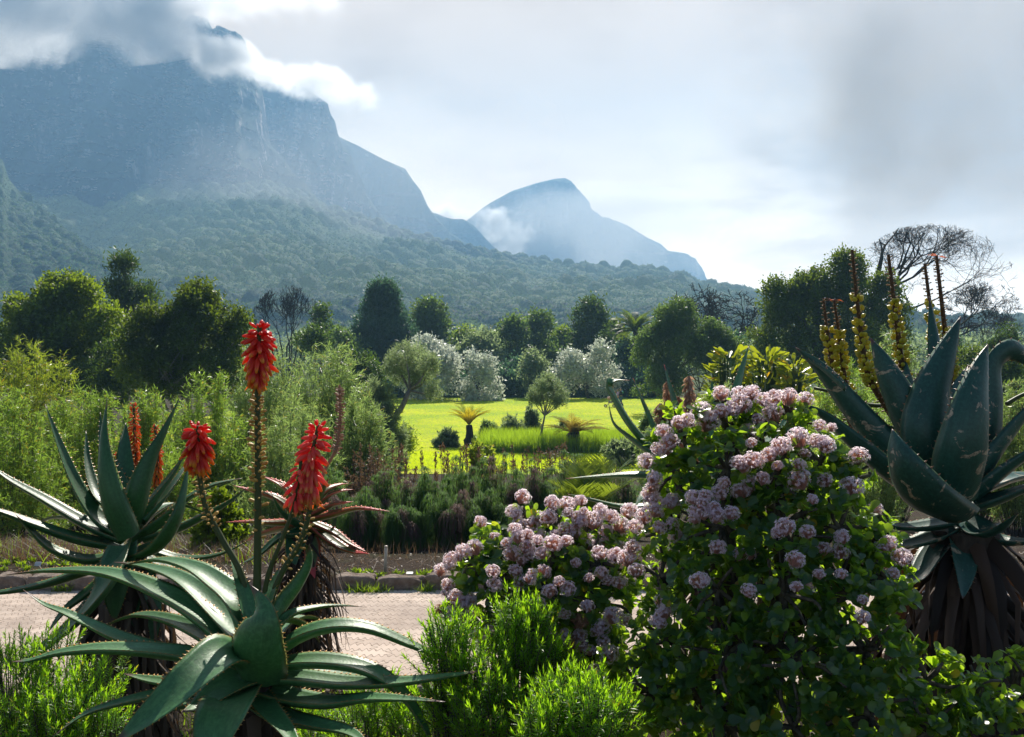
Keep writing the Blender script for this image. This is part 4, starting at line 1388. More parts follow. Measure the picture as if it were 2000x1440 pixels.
def add_leaf(root, spec, d0, axis, mat, rng, **kw):
    """spec: (width px, depth change to the tip, [(px, py), ...], options)"""
    wpx, dd, pts = spec[:3]
    o = dict(kw); o.update(spec[3] if len(spec) > 3 else {})
    m_ = o.pop('mat', mat); db = o.pop('d', d0); lab = o.pop('label', None)
    k = len(pts)
    dds = dd if isinstance(dd, (list, tuple)) else [dd * (i / (k - 1)) for i in range(k)]
    wpx = wpx * o.pop('ws', 1.0)
    cl = [P(x, y, db + q) for (x, y), q in zip(pts, dds)]
    V, fs, al, ed = leaf_body(cl, wpx * db / F, axis, rng, **o)
    ob = mk('leaf', V, fs, m_, root, True, np.full(len(V), rng.random()), {'along': al, 'edge': ed})
    if lab: ob['label'] = lab
    return ob


def skirt(root, base, top, r0, r1, n, mat, rng, ln=(.25, .55), wid=.018, flare=.25, name='dead_leaves'):
    """dry leaves hanging down round the stem"""
    parts = []
    ax = top - base
    for i in range(n):
        u = rng.uniform(.25, 1.0); a = rng.uniform(0, 6.28)
        c = base + ax * u; r = r0 + (r1 - r0) * u
        o = np.array([math.cos(a), math.sin(a), 0])
        L = rng.uniform(*ln); fl = rng.uniform(.1, 1) * flare
        p0 = c + o * r * .8
        p1 = p0 + o * L * (.18 + fl * .5) + np.array([0, 0, -L * .25])
        p2 = p1 + o * L * fl * .35 + np.array([rng.normal() * .02, rng.normal() * .02, -L * .45])
        p3 = p2 + o * L * rng.uniform(-.1, .25) + np.array([rng.normal() * .03, rng.normal() * .03, -L * .28])
        q = spline([p0, p1, p2, p3], 7)
        sd = nrm(np.cross(o, np.array([0, 0, 1.0])) + rng.normal(size=3) * .35)
        w_ = wid * rng.uniform(.5, 1.3) * np.linspace(1, .12, 7)
        bow = o[None] * (w_ * .5)[:, None]
        V = np.stack([q - sd * w_[:, None], q + bow, q + sd * w_[:, None]], 1).reshape(-1, 3)
        f = np.array([[3 * k + c_, 3 * k + c_ + 1, 3 * k + c_ + 4, 3 * k + c_ + 3] for k in range(6) for c_ in (0, 1)])
        parts.append((V, [f], np.full(len(V), rng.random())))
    V, Fs, T = join(parts)
    return mk(name, V, Fs, mat, root, True, T)


def petalmat(name, c0, c1, tip, trans=.35, rough=.35):
    m, nt, out = newmat(name)
    a = nt.add('ShaderNodeAttribute', attribute_name='tint').outputs['Fac']
    t = nt.add('ShaderNodeAttribute', attribute_name='along').outputs['Fac']
    c = nt.mix(a, c0, c1)
    c = nt.mix(nt.ramp(t, .62, .95), c, tip)
    b = pbsdf(nt, c, rough, .4)
    tr = nt.add('ShaderNodeBsdfTranslucent'); nt.l.new(c, tr.inputs['Color'])
    mx = nt.add('ShaderNodeMixShader'); mx.inputs[0].default_value = trans
    nt.l.new(b.outputs[0], mx.inputs[1]); nt.l.new(tr.outputs[0], mx.inputs[2])
    nt.l.new(mx.outputs[0], out.inputs['Surface'])
    return m


M_RED = petalmat('aloe_flower_red', (.72, .022, .018), (.95, .10, .05), (.90, .36, .03), .45)
M_CORAL = petalmat('aloe_flower_coral', (.85, .04, .045), (.98, .17, .12), (.90, .36, .10), .45)
M_ORANGE = petalmat('aloe_flower_orange', (.75, .11, .012), (.90, .25, .02), (.80, .42, .04), .45)
M_STALK, nt, out_ = newmat('flower_stalk')
at_ = nt.add('ShaderNodeAttribute', attribute_name='tint').outputs['Fac']
c_ = nt.mix(nt.ramp(at_, .60, .70), nt.mix(at_, (.035, .055, .015), (.075, .085, .02)), nt.mix(nt.ramp(at_, .7, 1), (.40, .20, .04), (.62, .38, .09)))
nt.l.new(pbsdf(nt, c_, .55, .3).outputs[0], out_.inputs['Surface'])
M_DRYFL = leafmat('dry_flower', (.20, .11, .07), (.52, .34, .24), .35, (.60, .36, .22))
M_SKIRT = leafmat('dead_leaf', (.020, .014, .010), (.10, .070, .048), .12, (.16, .09, .04), rough=.8)
M_STEM = barkmat('aloe_stem', (.02, .015, .011), (.075, .055, .04), (20, 20, 8))


def bracts(p, radii, t0, t1, step, ln, rng, hi=1.0):
    """short dry flower stubs left along a stalk"""
    q = spline(p, 60); L = np.concatenate([[0], np.cumsum(np.linalg.norm(np.diff(q, axis=0), axis=1))])
    u = np.arange(t0 * L[-1], t1 * L[-1], step)
    c = np.stack([np.interp(u, L, q[:, k]) for k in range(3)], 1)
    tg = nrm(np.gradient(q, axis=0)); tg = np.stack([np.interp(u, L, tg[:, k]) for k in range(3)], 1)
    r = np.interp(u / L[-1], np.linspace(0, 1, len(radii)), radii)
    a = np.arange(len(u)) * 2.4 + rng.normal(size=len(u)) * .25
    o = np.stack([np.cos(a), np.sin(a), np.zeros(len(u))], 1)
    o = nrm(o - tg * (o * tg).sum(1, keepdims=True) + np.array([0, 0, .25]))
    l = ln * rng.uniform(.6, 1.3, len(u))
    V, F_ = segs(c + o * (r * .8)[:, None], c + o * (r + l)[:, None], l * .22, l * .34, 5)
    V2, F2 = segs(c + o * (r + l)[:, None], c + o * (r + l * 1.35)[:, None], l * .34, l * .04, 5)
    V3, F3, _ = join([(V, F_), (V2, F2)])
    return V3, F3, np.full(len(V3), 0) + np.repeat(rng.uniform(.72, hi, len(u)), 10).tolist() * 2


def flowers(p, t0, t1, n, ln, rad, rng, droop=1.0, bud=.25):
    """drooping tubular flowers round the top of a stalk"""
    q = spline(p, 60); tt = np.linspace(t0, t1, n) + rng.normal(size=n) * .003
    c = np.stack([np.interp(tt, np.linspace(0, 1, 60), q[:, k]) for k in range(3)], 1)
    v = (tt - t0) / (t1 - t0)
    a = np.arange(n) * 2.39996 + rng.normal(size=n) * .2
    el = np.interp(v, [0, .3, .65, .9, 1], [-1.35, -.95, -.45, .2, 1.1]) * droop + rng.normal(size=n) * .24
    o = np.stack([np.cos(a) * np.cos(el), np.sin(a) * np.cos(el), np.sin(el)], 1)
    oh = np.stack([np.cos(a), np.sin(a), 0 * a], 1)
    l = ln * np.interp(v, [0, .15, .6, .85, 1], [.8, 1, .92, .68, .5]) * rng.uniform(.85, 1.15, n)
    ts = np.linspace(0, 1, 7)
    rr = rad * np.array([.35, .75, 1.0, 1.08, 1.0, .8, .45])
    K = 6; th = np.arange(K) / K * 2 * np.pi
    e1 = nrm(np.cross(o, np.array([.13, .2, .97]))); e2 = np.cross(o, e1)
    stem = oh * (.008)
    cen = c[:, None] + stem[:, None] + o[:, None] * (l[:, None] * ts)[..., None] + np.array([0, 0, -1.0]) * (l[:, None] * .16 * ts ** 2)[..., None]
    R = rr[None, :] * np.interp(v, [0, .7, 1], [1, 1, .7])[:, None] * rng.uniform(.85, 1.1, n)[:, None]
    V = cen[:, :, None] + (e1[:, None, None] * np.cos(th)[None, None, :, None] + e2[:, None, None] * np.sin(th)[None, None, :, None]) * R[:, :, None, None]
    V = V.reshape(-1, 3)
    i = np.arange(K); j = (i + 1) % K
    f = np.stack([i, j, j + K, i + K], 1)
    f = (f[None] + (np.arange(6) * K)[:, None, None]).reshape(-1, 4)
    Fq = (f[None] + (np.arange(n) * 7 * K)[:, None, None]).reshape(-1, 4)
    cap = (np.arange(K)[None] + (np.arange(n) * 7 * K + 6 * K)[:, None])
    along = np.tile(np.repeat(ts, K), n) * np.repeat(np.interp(v, [0, .45, .8], [1.0, .95, .7]), 7 * K)
    # withered threads under the head
    return V, [Fq, cap], np.repeat(rng.random(n), 7 * K), along


def inflorescence(root, pts, r, head, nfl, matl, rng, ln=.042, rad=.0058, br=None, brl=.008, head_name='flower_head', droop=1.0, wither=True):
    """flower stalk (part) with its flower head (sub-part)"""
    p = spline(pts, 40)
    V, Fs = tube(p, np.linspace(r, r * .55, 40), 8)
    parts = [(V, Fs, np.full(len(V), .3) + rng.random(len(V)) * .2)]
    if br:
        for (a, b, st) in br:
            V, Fs, T = bracts(p, np.linspace(r, r * .55, 40), a, b, st, brl, rng)
            parts.append((V, Fs, np.asarray(T)))
    V, Fs, T = join(parts)
    st_ = mk('flower_stalk', V, Fs, M_STALK, root, True, T)
    if head:
        V, Fs, T, A = flowers(p, head[0], head[1], nfl, ln, rad, rng, droop)
        mk(head_name, V, Fs, matl, st_, True, T, {'along': A})
        if wither:
            q = p[int(head[0] * 39)]
            m = 26
            a = rng.uniform(0, 6.28, m)
            c = q + np.stack([np.cos(a) * .012, np.sin(a) * .012, rng.uniform(-.02, .04, m)], 1)
            D = np.stack([np.cos(a) * .5, np.sin(a) * .5, -np.ones(m)], 1) + rng.normal(size=(m, 3)) * .35
            V, Fs, T = leaves(c, D, rng.normal(size=(m, 3)), rng.uniform(.025, .05, m), .006, 'blade', rng.random(m))
            mk('withered_flowers', V, Fs, M_ORANGE, st_, False, T, {'along': np.full(len(V), .5)})
    return st_


A_GREEN = aloemat('aloe_green', (.026, .100, .034), (.080, .20, .066), (.10, .045, .035), (.26, .20, .06), (.50, .26, .06), .015, .10, scarc=(.10, .07, .045), tipstart=.85, edge0=.90)
A_DEEP = aloemat('aloe_deep_green', (.016, .070, .030), (.045, .130, .042), (.15, .03, .035), (.22, .20, .06), (.45, .22, .05), .045, .16, scarc=(.05, .035, .02), tipstart=.92, edge0=.92)
A_RED = aloemat('aloe_red_edged', (.040, .080, .022), (.11, .15, .03), (.55, .05, .05), (.62, .07, .05), (.75, .15, .08), .0, .18, tipstart=.66, edge0=.62)
A_BIG = aloemat('aloe_big_dark', (.010, .050, .036), (.026, .088, .060), (.10, .03, .03), (.10, .14, .06), (.22, .10, .05), .105, .05, scarc=(.42, .33, .22), tipstart=.93, edge0=.94)
A_PALE = aloemat('aloe_pale', (.05, .13, .07), (.10, .21, .11), (.55, .06, .07), (.30, .24, .10), (.45, .18, .07), .02, .18, scarc=(.05, .03, .025), tipstart=.93, edge0=.94)

# ---- front aloe
rg = np.random.default_rng(401)
d0 = 2.6
ax = P(495, 1290, d0); base = P(470, 1500, d0); base[2] = float(gz(base[0], d0)) - .05
rootA = thing('aloe', 'large front aloe with arching toothed leaves and three red flower heads', 'aloe', base, 'aloes')
V, Fs = tube(spline([base, (base + ax) / 2 + np.array([.02, 0, 0]), ax - np.array([0, 0, .06])], 9), np.linspace(.075, .055, 9), 12)
mk('stem', V, Fs, M_STEM, rootA)
skirt(rootA, base, ax - np.array([0, 0, .10]), .07, .06, 150, M_SKIRT, rg, (.18, .36), .020, .22)
SPEC_A = [
    (88, .42, [(455, 1265), (395, 1205), (320, 1160), (215, 1121), (100, 1115), (5, 1124)], {'taper': 2.0}),
    (72, .46, [(465, 1245), (430, 1200), (360, 1135), (290, 1108), (222, 1098)], {'taper': 2.2}),
    (82, .30, [(478, 1235), (462, 1175), (425, 1140), (375, 1108), (310, 1094), (238, 1104)], {'taper': 2.2}),
    (66, .30, [(455, 1285), (395, 1240), (330, 1211), (262, 1202), (198, 1226)], {'taper': 2.0}),
    (66, .16, [(450, 1295), (330, 1275), (240, 1249), (180, 1222), (125, 1196), (85, 1180), (45, 1152)], {'taper': 1.3, 'mat': None}),
    (78, -.10, [(470, 1305), (390, 1284), (300, 1272), (200, 1268), (120, 1275), (60, 1290), (22, 1293)], {'taper': 1.6}),
    (104, [-.02, -.14, -.25, -.33, -.38, -.40], [(500, 1305), (445, 1275), (390, 1310), (330, 1365), (270, 1415), (225, 1450)], {'taper': 1.9, 'hint': (.25, -.55, 1), 'basew': .7}),
    (150, [-.06, -.16, -.18, -.16, -.12], [(498, 1330), (497, 1275), (506, 1222), (508, 1184), (488, 1142)], {'taper': 1.12, 'hint': (.15, 1, .25), 'basew': .85, 'channel': .42, 'fat': .10}),
    (68, [.02, .12, .18, .20, .18], [(512, 1255), (545, 1190), (582, 1142), (604, 1100), (604, 1062)], {'taper': 2.4, 'hint': (-.9, .35, .4)}),
    (40, .34, [(515, 1265), (560, 1205), (615, 1187), (665, 1183), (712, 1186)], {'taper': 1.6}),
    (76, .06, [(512, 1298), (575, 1247), (645, 1224), (720, 1228), (800, 1259), (850, 1279), (884, 1282)], {'taper': 1.9}),
    (74, -.12, [(505, 1308), (590, 1292), (680, 1298), (745, 1322), (795, 1368), (828, 1420), (848, 1460)], {'taper': 2.0}),
    (72, -.16, [(502, 1325), (580, 1325), (680, 1335), (780, 1333), (870, 1322), (945, 1310)], {'taper': 1.9}),
    (76, -.26, [(490, 1340), (560, 1362), (640, 1373), (715, 1365), (790, 1366), (870, 1371)], {'taper': 1.7}),
    (70, -.34, [(480, 1355), (540, 1398), (610, 1415), (680, 1430), (720, 1455)], {'taper': 1.9}),
    (118, [-.05, -.22, -.30, -.34, -.34], [(470, 1345), (445, 1375), (425, 1420), (415, 1460), (412, 1500)], {'taper': 2.4, 'hint': (0, -.6, 1), 'channel': .2}),
    (62, -.20, [(470, 1335), (400, 1345), (320, 1355), (240, 1372), (165, 1396), (102, 1440)], {'taper': 1.7}),
    (88, -.30, [(505, 1320), (465, 1328), (425, 1352), (390, 1380), (355, 1392)], {'taper': 2.0, 'hint': (.1, -.5, 1)}),
    (62, .10, [(470, 1345), (400, 1350), (340, 1336), (290, 1328), (242, 1316)], {'taper': 2.6}),
    (46, .40, [(520, 1250), (548, 1212), (580, 1215), (605, 1232), (625, 1255)], {'taper': 2.0}),
    (44, .16, [(508, 1230), (522, 1175), (535, 1140), (548, 1103)], {'taper': 1.7}),
    (46, .14, [(490, 1225), (478, 1165), (462, 1115), (448, 1075)], {'taper': 1.6}),
    (58, .50, [(515, 1280), (545, 1228), (590, 1205), (640, 1215)], {'taper': 1.9}),
    (60, .50, [(475, 1280), (430, 1225), (400, 1150), (330, 1132)], {'taper': 1.9}),
    (60, -.38, [(495, 1345), (520, 1385), (560, 1430), (590, 1480)], {'taper': 2.0}),
    (56, -.15, [(478, 1350), (380, 1370), (300, 1395), (240, 1440)], {'taper': 1.9}),
    (50, .25, [(505, 1320), (610, 1312), (690, 1320), (760, 1338)], {'taper': 1.9}),
]
for s_ in SPEC_A:
    if len(s_) > 3 and s_[3].get('mat', 1) is None: s_[3].pop('mat')
    add_leaf(rootA, s_, d0, ax, A_GREEN, rg, ws=.86, teeth=.017, tooth_len=.0065)
hA = inflorescence(rootA, [P(500, 1235, 2.66), P(503, 1080, 2.68), P(504, 900, 2.69), P(503, 760, 2.70), P(507, 636, 2.70)], .0135, (.80, .995), 96, M_RED, rg, .054, .0076, br=[(.30, .48, .012), (.48, .80, .0034)], brl=.0155)
inflorescence(rootA, [P(497, 1225, 2.66), P(470, 1120, 2.68), P(432, 1050, 2.70), P(400, 985, 2.70), P(388, 905, 2.70), P(386, 832, 2.70)], .0115, (.815, .995), 76, M_RED, rg, .054, .0074, br=[(.50, .82, .0045)], brl=.013)
inflorescence(rootA, [P(512, 1230, 2.68), P(545, 1130, 2.70), P(588, 1055, 2.72), P(606, 985, 2.73), P(607, 905, 2.73), P(622, 830, 2.74)], .0105, (.66, .995), 84, M_CORAL, rg, .053, .0076, br=[(.30, .66, .0055)], brl=.012)
inflorescence(rootA, [P(508, 1230, 2.67), P(522, 1130, 2.69), P(548, 1060, 2.70), P(575, 985, 2.71), P(588, 900, 2.71)], .0085, (.76, .98), 28, M_CORAL, rg, .042, .0070, br=[(.4, .7, .03)], brl=.007, wither=False)

# ---- left aloe
rg = np.random.default_rng(402)
d0 = 3.8
ax = P(247, 1052, d0); base = P(255, 1560, d0); base[2] = float(gz(base[0], d0)) - .05
rootB = thing('aloe', 'tall-stemmed deep green aloe on the left with orange flower spikes', 'aloe', base, 'aloes')
V, Fs = tube(spline([base, (base + ax) / 2, ax - np.array([0, 0, .05])], 12), np.linspace(.12, .085, 12), 12)
mk('stem', V, Fs, M_STEM, rootB)
skirt(rootB, base, ax - np.array([0, 0, .12]), .125, .085, 260, M_SKIRT, rg, (.25, .55), .026, .12)
SPEC_B = [
    (50, .10, [(242, 1050), (190, 1010), (150, 950), (118, 875), (88, 790)], {}),
    (54, [-.12, -.16, -.15, -.1, -.05], [(252, 1048), (222, 985), (205, 915), (201, 850), (209, 780)], {}),
    (30, .25, [(240, 1010), (212, 940), (199, 870), (196, 805)], {}),
    (32, .30, [(232, 1005), (190, 965), (171, 905), (168, 842)], {}),
    (56, [-.02, -.08, -.05, 0, .08], [(252, 1042), (268, 975), (292, 905), (322, 842), (353, 772)], {}),
    (44, .10, [(246, 1020), (236, 960), (222, 915), (212, 878)], {'label': 'short sunlit green leaf'}),
    (42, .25, [(252, 1000), (245, 930), (243, 870), (246, 826)], {}),
    (50, .15, [(262, 1030), (300, 975), (338, 925), (366, 878)], {}),
    (30, .35, [(280, 1020), (320, 972), (350, 930), (364, 905)], {}),
    (46, .05, [(240, 1055), (165, 1022), (85, 975), (20, 938), (-25, 905)], {}),
    (52, -.25, [(240, 1068), (150, 1052), (70, 1026), (0, 1000), (-60, 985)], {}),
    (44, -.20, [(232, 1085), (165, 1093), (100, 1072), (58, 1035), (30, 1005)], {'taper': 2.0}),
    (54, [-.1, -.24, -.28, -.24, -.2], [(255, 1085), (310, 1064), (345, 1015), (361, 955), (368, 905)], {'taper': 1.9, 'hint': (-.8, .2, .6)}),
    (52, -.06, [(262, 1055), (310, 1022), (350, 990), (382, 962)], {}),
    (48, .12, [(280, 1052), (350, 1030), (412, 1000), (455, 975), (482, 952)], {}),
    (34, .30, [(290, 1035), (350, 985), (410, 950), (474, 934)], {'taper': 2.6}),
    (34, .05, [(285, 1070), (350, 1090), (425, 1084), (495, 1052)], {}),
    (62, [-.1, -.28, -.34, -.36, -.38, -.38], [(238, 1068), (218, 1120), (192, 1165), (150, 1215), (95, 1262), (45, 1312)], {'taper': 1.9, 'hint': (-.4, -.3, .8)}),
    (52, -.05, [(230, 1090), (165, 1115), (85, 1142), (0, 1158), (-60, 1160)], {'taper': 1.9}),
    (46, -.20, [(235, 1095), (180, 1150), (130, 1190), (90, 1240)], {'taper': 1.9}),
    (44, -.28, [(225, 1100), (180, 1170), (120, 1235), (55, 1285), (40, 1320)], {'taper': 1.9}),
    (66, [-.12, -.22, -.25, -.25], [(242, 1065), (232, 1110), (226, 1160), (224, 1215)], {'taper': 2.5, 'hint': (0, -.7, .6)}),
    (44, -.1, [(262, 1095), (290, 1150), (300, 1215), (298, 1270)], {'taper': 2.0, 'hint': (.5, -.5, .6)}),
    (40, -.1, [(255, 1100), (262, 1170), (255, 1240)], {'taper': 2.0, 'hint': (0, -.7, .5)}),
    (40, .1, [(275, 1085), (340, 1120), (400, 1140), (440, 1170)], {'taper': 1.9}),
    (38, .45, [(265, 1035), (300, 1000), (345, 985), (420, 1010)], {}),
    (38, .45, [(245, 1035), (190, 1015), (110, 1010), (60, 1030)], {}),
]
for s_ in SPEC_B:
    add_leaf(rootB, s_, d0, ax, A_DEEP, rg, teeth=.024, tooth_len=.0075, taper=s_[3].pop('taper', 1.75))
for pts, n, hd in (([P(266, 960, 4.0), P(264, 890, 4.03), P(261, 788, 4.05)], 150, (.28, .995)), ([P(300, 1000, 3.95), P(308, 920, 4.0), P(303, 832, 4.03)], 120, (.30, .995)), ([P(238, 990, 4.1), P(232, 940, 4.1), P(229, 886, 4.1)], 70, (.35, .995))):
    inflorescence(rootB, pts, .011, hd, n, M_ORANGE, rg, .026, .0042, br=[(0, hd[0], .006)], brl=.008, wither=False)

# ---- red-tipped aloe
rg = np.random.default_rng(403)
d0 = 4.75
ax = P(590, 1030, d0); base = P(592, 1330, d0); base[2] = float(gz(base[0], d0)) - .03
rootC = thing('aloe', 'red-edged aloe on a shaggy dark stem standing by the path', 'aloe', base, 'aloes')
V, Fs = tube(spline([base, (base + ax) / 2, ax - np.array([0, 0, .03])], 10), np.linspace(.10, .07, 10), 12)
mk('stem', V, Fs, M_STEM, rootC)
skirt(rootC, base, ax - np.array([0, 0, .05]), .12, .09, 300, M_SKIRT, rg, (.18, .42), .013, .34)
SPEC_C = [
    (34, .0, [(600, 1015), (650, 1005), (700, 994), (762, 999)], {}),
    (30, .12, [(600, 1010), (640, 990), (665, 984), (690, 980)], {}),
    (36, -.18, [(605, 1025), (650, 1060), (685, 1078), (722, 1082)], {}),
    (30, -.1, [(605, 1020), (650, 1040), (680, 1060), (716, 1078)], {}),
    (26, .2, [(600, 1000), (640, 970), (665, 960), (690, 956)], {}),
    (24, .25, [(605, 990), (640, 958), (660, 948), (682, 944)], {}),
    (34, -.08, [(612, 990), (625, 968), (635, 948), (642, 935)], {}),
    (34, .0, [(580, 1005), (540, 975), (500, 962), (455, 948)], {}),
    (30, -.1, [(575, 1020), (530, 1022), (490, 1020), (440, 1020)], {}),
    (30, -.2, [(580, 1030), (540, 1055), (505, 1085), (470, 1102)], {'mat': A_DEEP}),
    (34, .1, [(590, 1000), (570, 965), (545, 945), (512, 930)], {}),
    (34, .02, [(588, 1005), (578, 975), (560, 955), (542, 942)], {}),
    (30, .1, [(595, 1000), (590, 970), (588, 950), (592, 930)], {}),
    (34, -.15, [(590, 1025), (570, 1018), (548, 1000), (530, 965)], {'mat': A_DEEP}),
    (32, -.2, [(590, 1030), (580, 1042), (562, 1046), (550, 1042)], {'mat': A_DEEP, 'taper': 2.4}),
    (44, -.2, [(588, 1030), (580, 1060), (575, 1085), (578, 1105)], {'mat': A_DEEP, 'taper': 2.4, 'hint': (0, -.7, .5)}),
    (36, -.2, [(600, 1040), (608, 1075), (606, 1105), (615, 1130)], {'taper': 2.2, 'hint': (.4, -.7, .5)}),
    (36, .15, [(600, 1030), (640, 1045), (670, 1050), (700, 1070)], {}),
    (32, .25, [(580, 1025), (540, 1035), (500, 1048), (480, 1060)], {}),
    (32, .2, [(598, 1010), (615, 975), (622, 950), (618, 930)], {}),
]
for s_ in SPEC_C:
    add_leaf(rootC, s_, d0, ax, A_RED, rg, teeth=.026, tooth_len=.010, taper=s_[3].pop('taper', 1.7), channel=.4)
# dried flower spike of this aloe
p = spline([P(618, 990, 4.8), P(632, 925, 4.85), P(655, 880, 4.88), P(664, 830, 4.9), P(663, 752, 4.9)], 30)
V, Fs = tube(p, np.linspace(.012, .006, 30), 7)
Vb, Fb, Tb = bracts(p, np.linspace(.012, .006, 30), .45, .98, .0035, .016, rg)
V, Fs, T = join([(V, Fs, np.full(len(V), .2)), (Vb, Fb, np.asarray(Tb) - .35)])
o_ = mk('flower_stalk', V, Fs, M_DRYFL, rootC, True, T)
o_['label'] = 'dried brown flower spike'

# ---- big dark aloe on the right
rg = np.random.default_rng(404)
d0 = 3.5
ax = P(1880, 1010, d0); base = P(1900, 1560, d0); base[2] = float(gz(base[0], d0)) - .05
rootD = thing('aloe', 'huge dark blue-green aloe on the right with yellow seed spikes', 'aloe', base, 'aloes')
V, Fs = tube(spline([base, (base + ax) / 2, ax - np.array([0, 0, .05])], 12), np.linspace(.20, .13, 12), 14)
mk('stem', V, Fs, M_STEM, rootD)
M_SKIRT2 = leafmat('dead_leaf_brown', (.012, .007, .005), (.075, .042, .026), .08, (.18, .08, .03), rough=.7)
skirt(rootD, base, ax - np.array([0, 0, .06]), .22, .14, 260, M_SKIRT2, rg, (.35, .75), .030, .30)
SPEC_D = [
    (112, [-.10, -.2, -.2, -.15, -.1], [(1868, 975), (1882, 885), (1900, 800), (1915, 730), (1930, 672)], {'hint': (0, 1, .3), 'channel': .2}),
    (104, [-.05, -.08, -.05, .0, .05], [(1850, 940), (1812, 850), (1820, 770), (1848, 690), (1877, 618)], {'hint': (.25, 1, .2), 'channel': .2}),
    (66, .25, [(1858, 910), (1842, 800), (1830, 700), (1815, 578)], {'hint': (0, 1, .2)}),
    (80, [.05, .0, .02, .05, .08], [(1835, 930), (1785, 835), (1748, 760), (1722, 705), (1700, 660)], {'hint': (.5, .9, .2), 'label': 'broad leaf with withered curled tip'}),
    (76, .15, [(1830, 960), (1740, 885), (1665, 800), (1605, 725), (1553, 678)], {'hint': (.4, .8, .6), 'label': 'long leaf with bare whitish scar'}),
    (70, [0, -.08, -.1, -.08, -.05], [(1835, 980), (1750, 935), (1670, 868), (1610, 815), (1560, 785)], {'hint': (.3, .5, 1)}),
    (56, .3, [(1830, 950), (1750, 905), (1690, 850), (1645, 800)], {}),
    (24, .2, [(1650, 760), (1615, 728), (1580, 705), (1543, 690)], {}),
    (104, [-.15, -.32, -.36, -.34, -.3], [(1868, 1005), (1815, 975), (1775, 925), (1752, 880), (1742, 838)], {'hint': (.4, .7, .7), 'channel': .15}),
    (74, [.08, .12, .15, .17, .18, .2, .22], [(1905, 930), (1938, 860), (1945, 780), (1945, 715), (1975, 685), (2005, 700), (2015, 740)], {'hint': (-.6, .8, .2), 'taper': 2.4, 'label': 'hooked leaf bent over at the tip'}),
    (76, .05, [(1900, 950), (1945, 885), (2000, 815), (2060, 740)], {'hint': (-.5, .7, .5)}),
    (74, -.05, [(1900, 970), (1955, 925), (2020, 880), (2090, 830)], {'hint': (-.3, .5, .9)}),
    (70, -.15, [(1895, 990), (1950, 975), (2020, 950), (2100, 930)], {}),
    (64, -.28, [(1880, 1015), (1920, 1040), (1958, 1030), (1990, 1002)], {'hint': (-.2, -.3, 1), 'taper': 2.4}),
    (58, -.1, [(1860, 1020), (1800, 1030), (1745, 1030), (1690, 1010)], {}),
    (58, -.2, [(1865, 1030), (1810, 1055), (1755, 1068), (1700, 1060)], {}),
    (60, -.25, [(1890, 1025), (1950, 1055), (2010, 1060), (2070, 1050)], {}),
    (60, -.3, [(1875, 1030), (1880, 1070), (1882, 1120), (1880, 1170)], {'hint': (0, -.8, .5), 'taper': 2.2}),
    (56, .3, [(1890, 930), (1905, 840), (1930, 760), (1962, 690)], {'hint': (-.3, .9, .3)}),
    (50, .35, [(1870, 900), (1858, 830), (1872, 760), (1890, 715)], {}),
    (60, .35, [(1850, 960), (1790, 920), (1720, 905), (1660, 930)], {}),
    (60, .4, [(1905, 960), (1970, 935), (2040, 930), (2100, 950)], {}),
    (54, .30, [(1850, 900), (1800, 820), (1775, 760), (1768, 700)], {'hint': (.4, .9, .2)}),
    (56, -.3, [(1860, 1035), (1820, 1085), (1790, 1130), (1760, 1140)], {'taper': 2.2}),
]
for s_ in SPEC_D:
    add_leaf(rootD, s_, d0, ax, A_BIG, rg, teeth=.030, tooth_len=.008, taper=s_[3].pop('taper', 1.75), fat=.2)
M_POD = leafmat('seed_pod', (.34, .32, .02), (.56, .48, .04), .35, (.85, .72, .05), rough=.35, spec=.5)


M_PODST = leafmat('seed_stalk', (.022, .012, .008), (.34, .20, .07), .15, (.45, .28, .08))


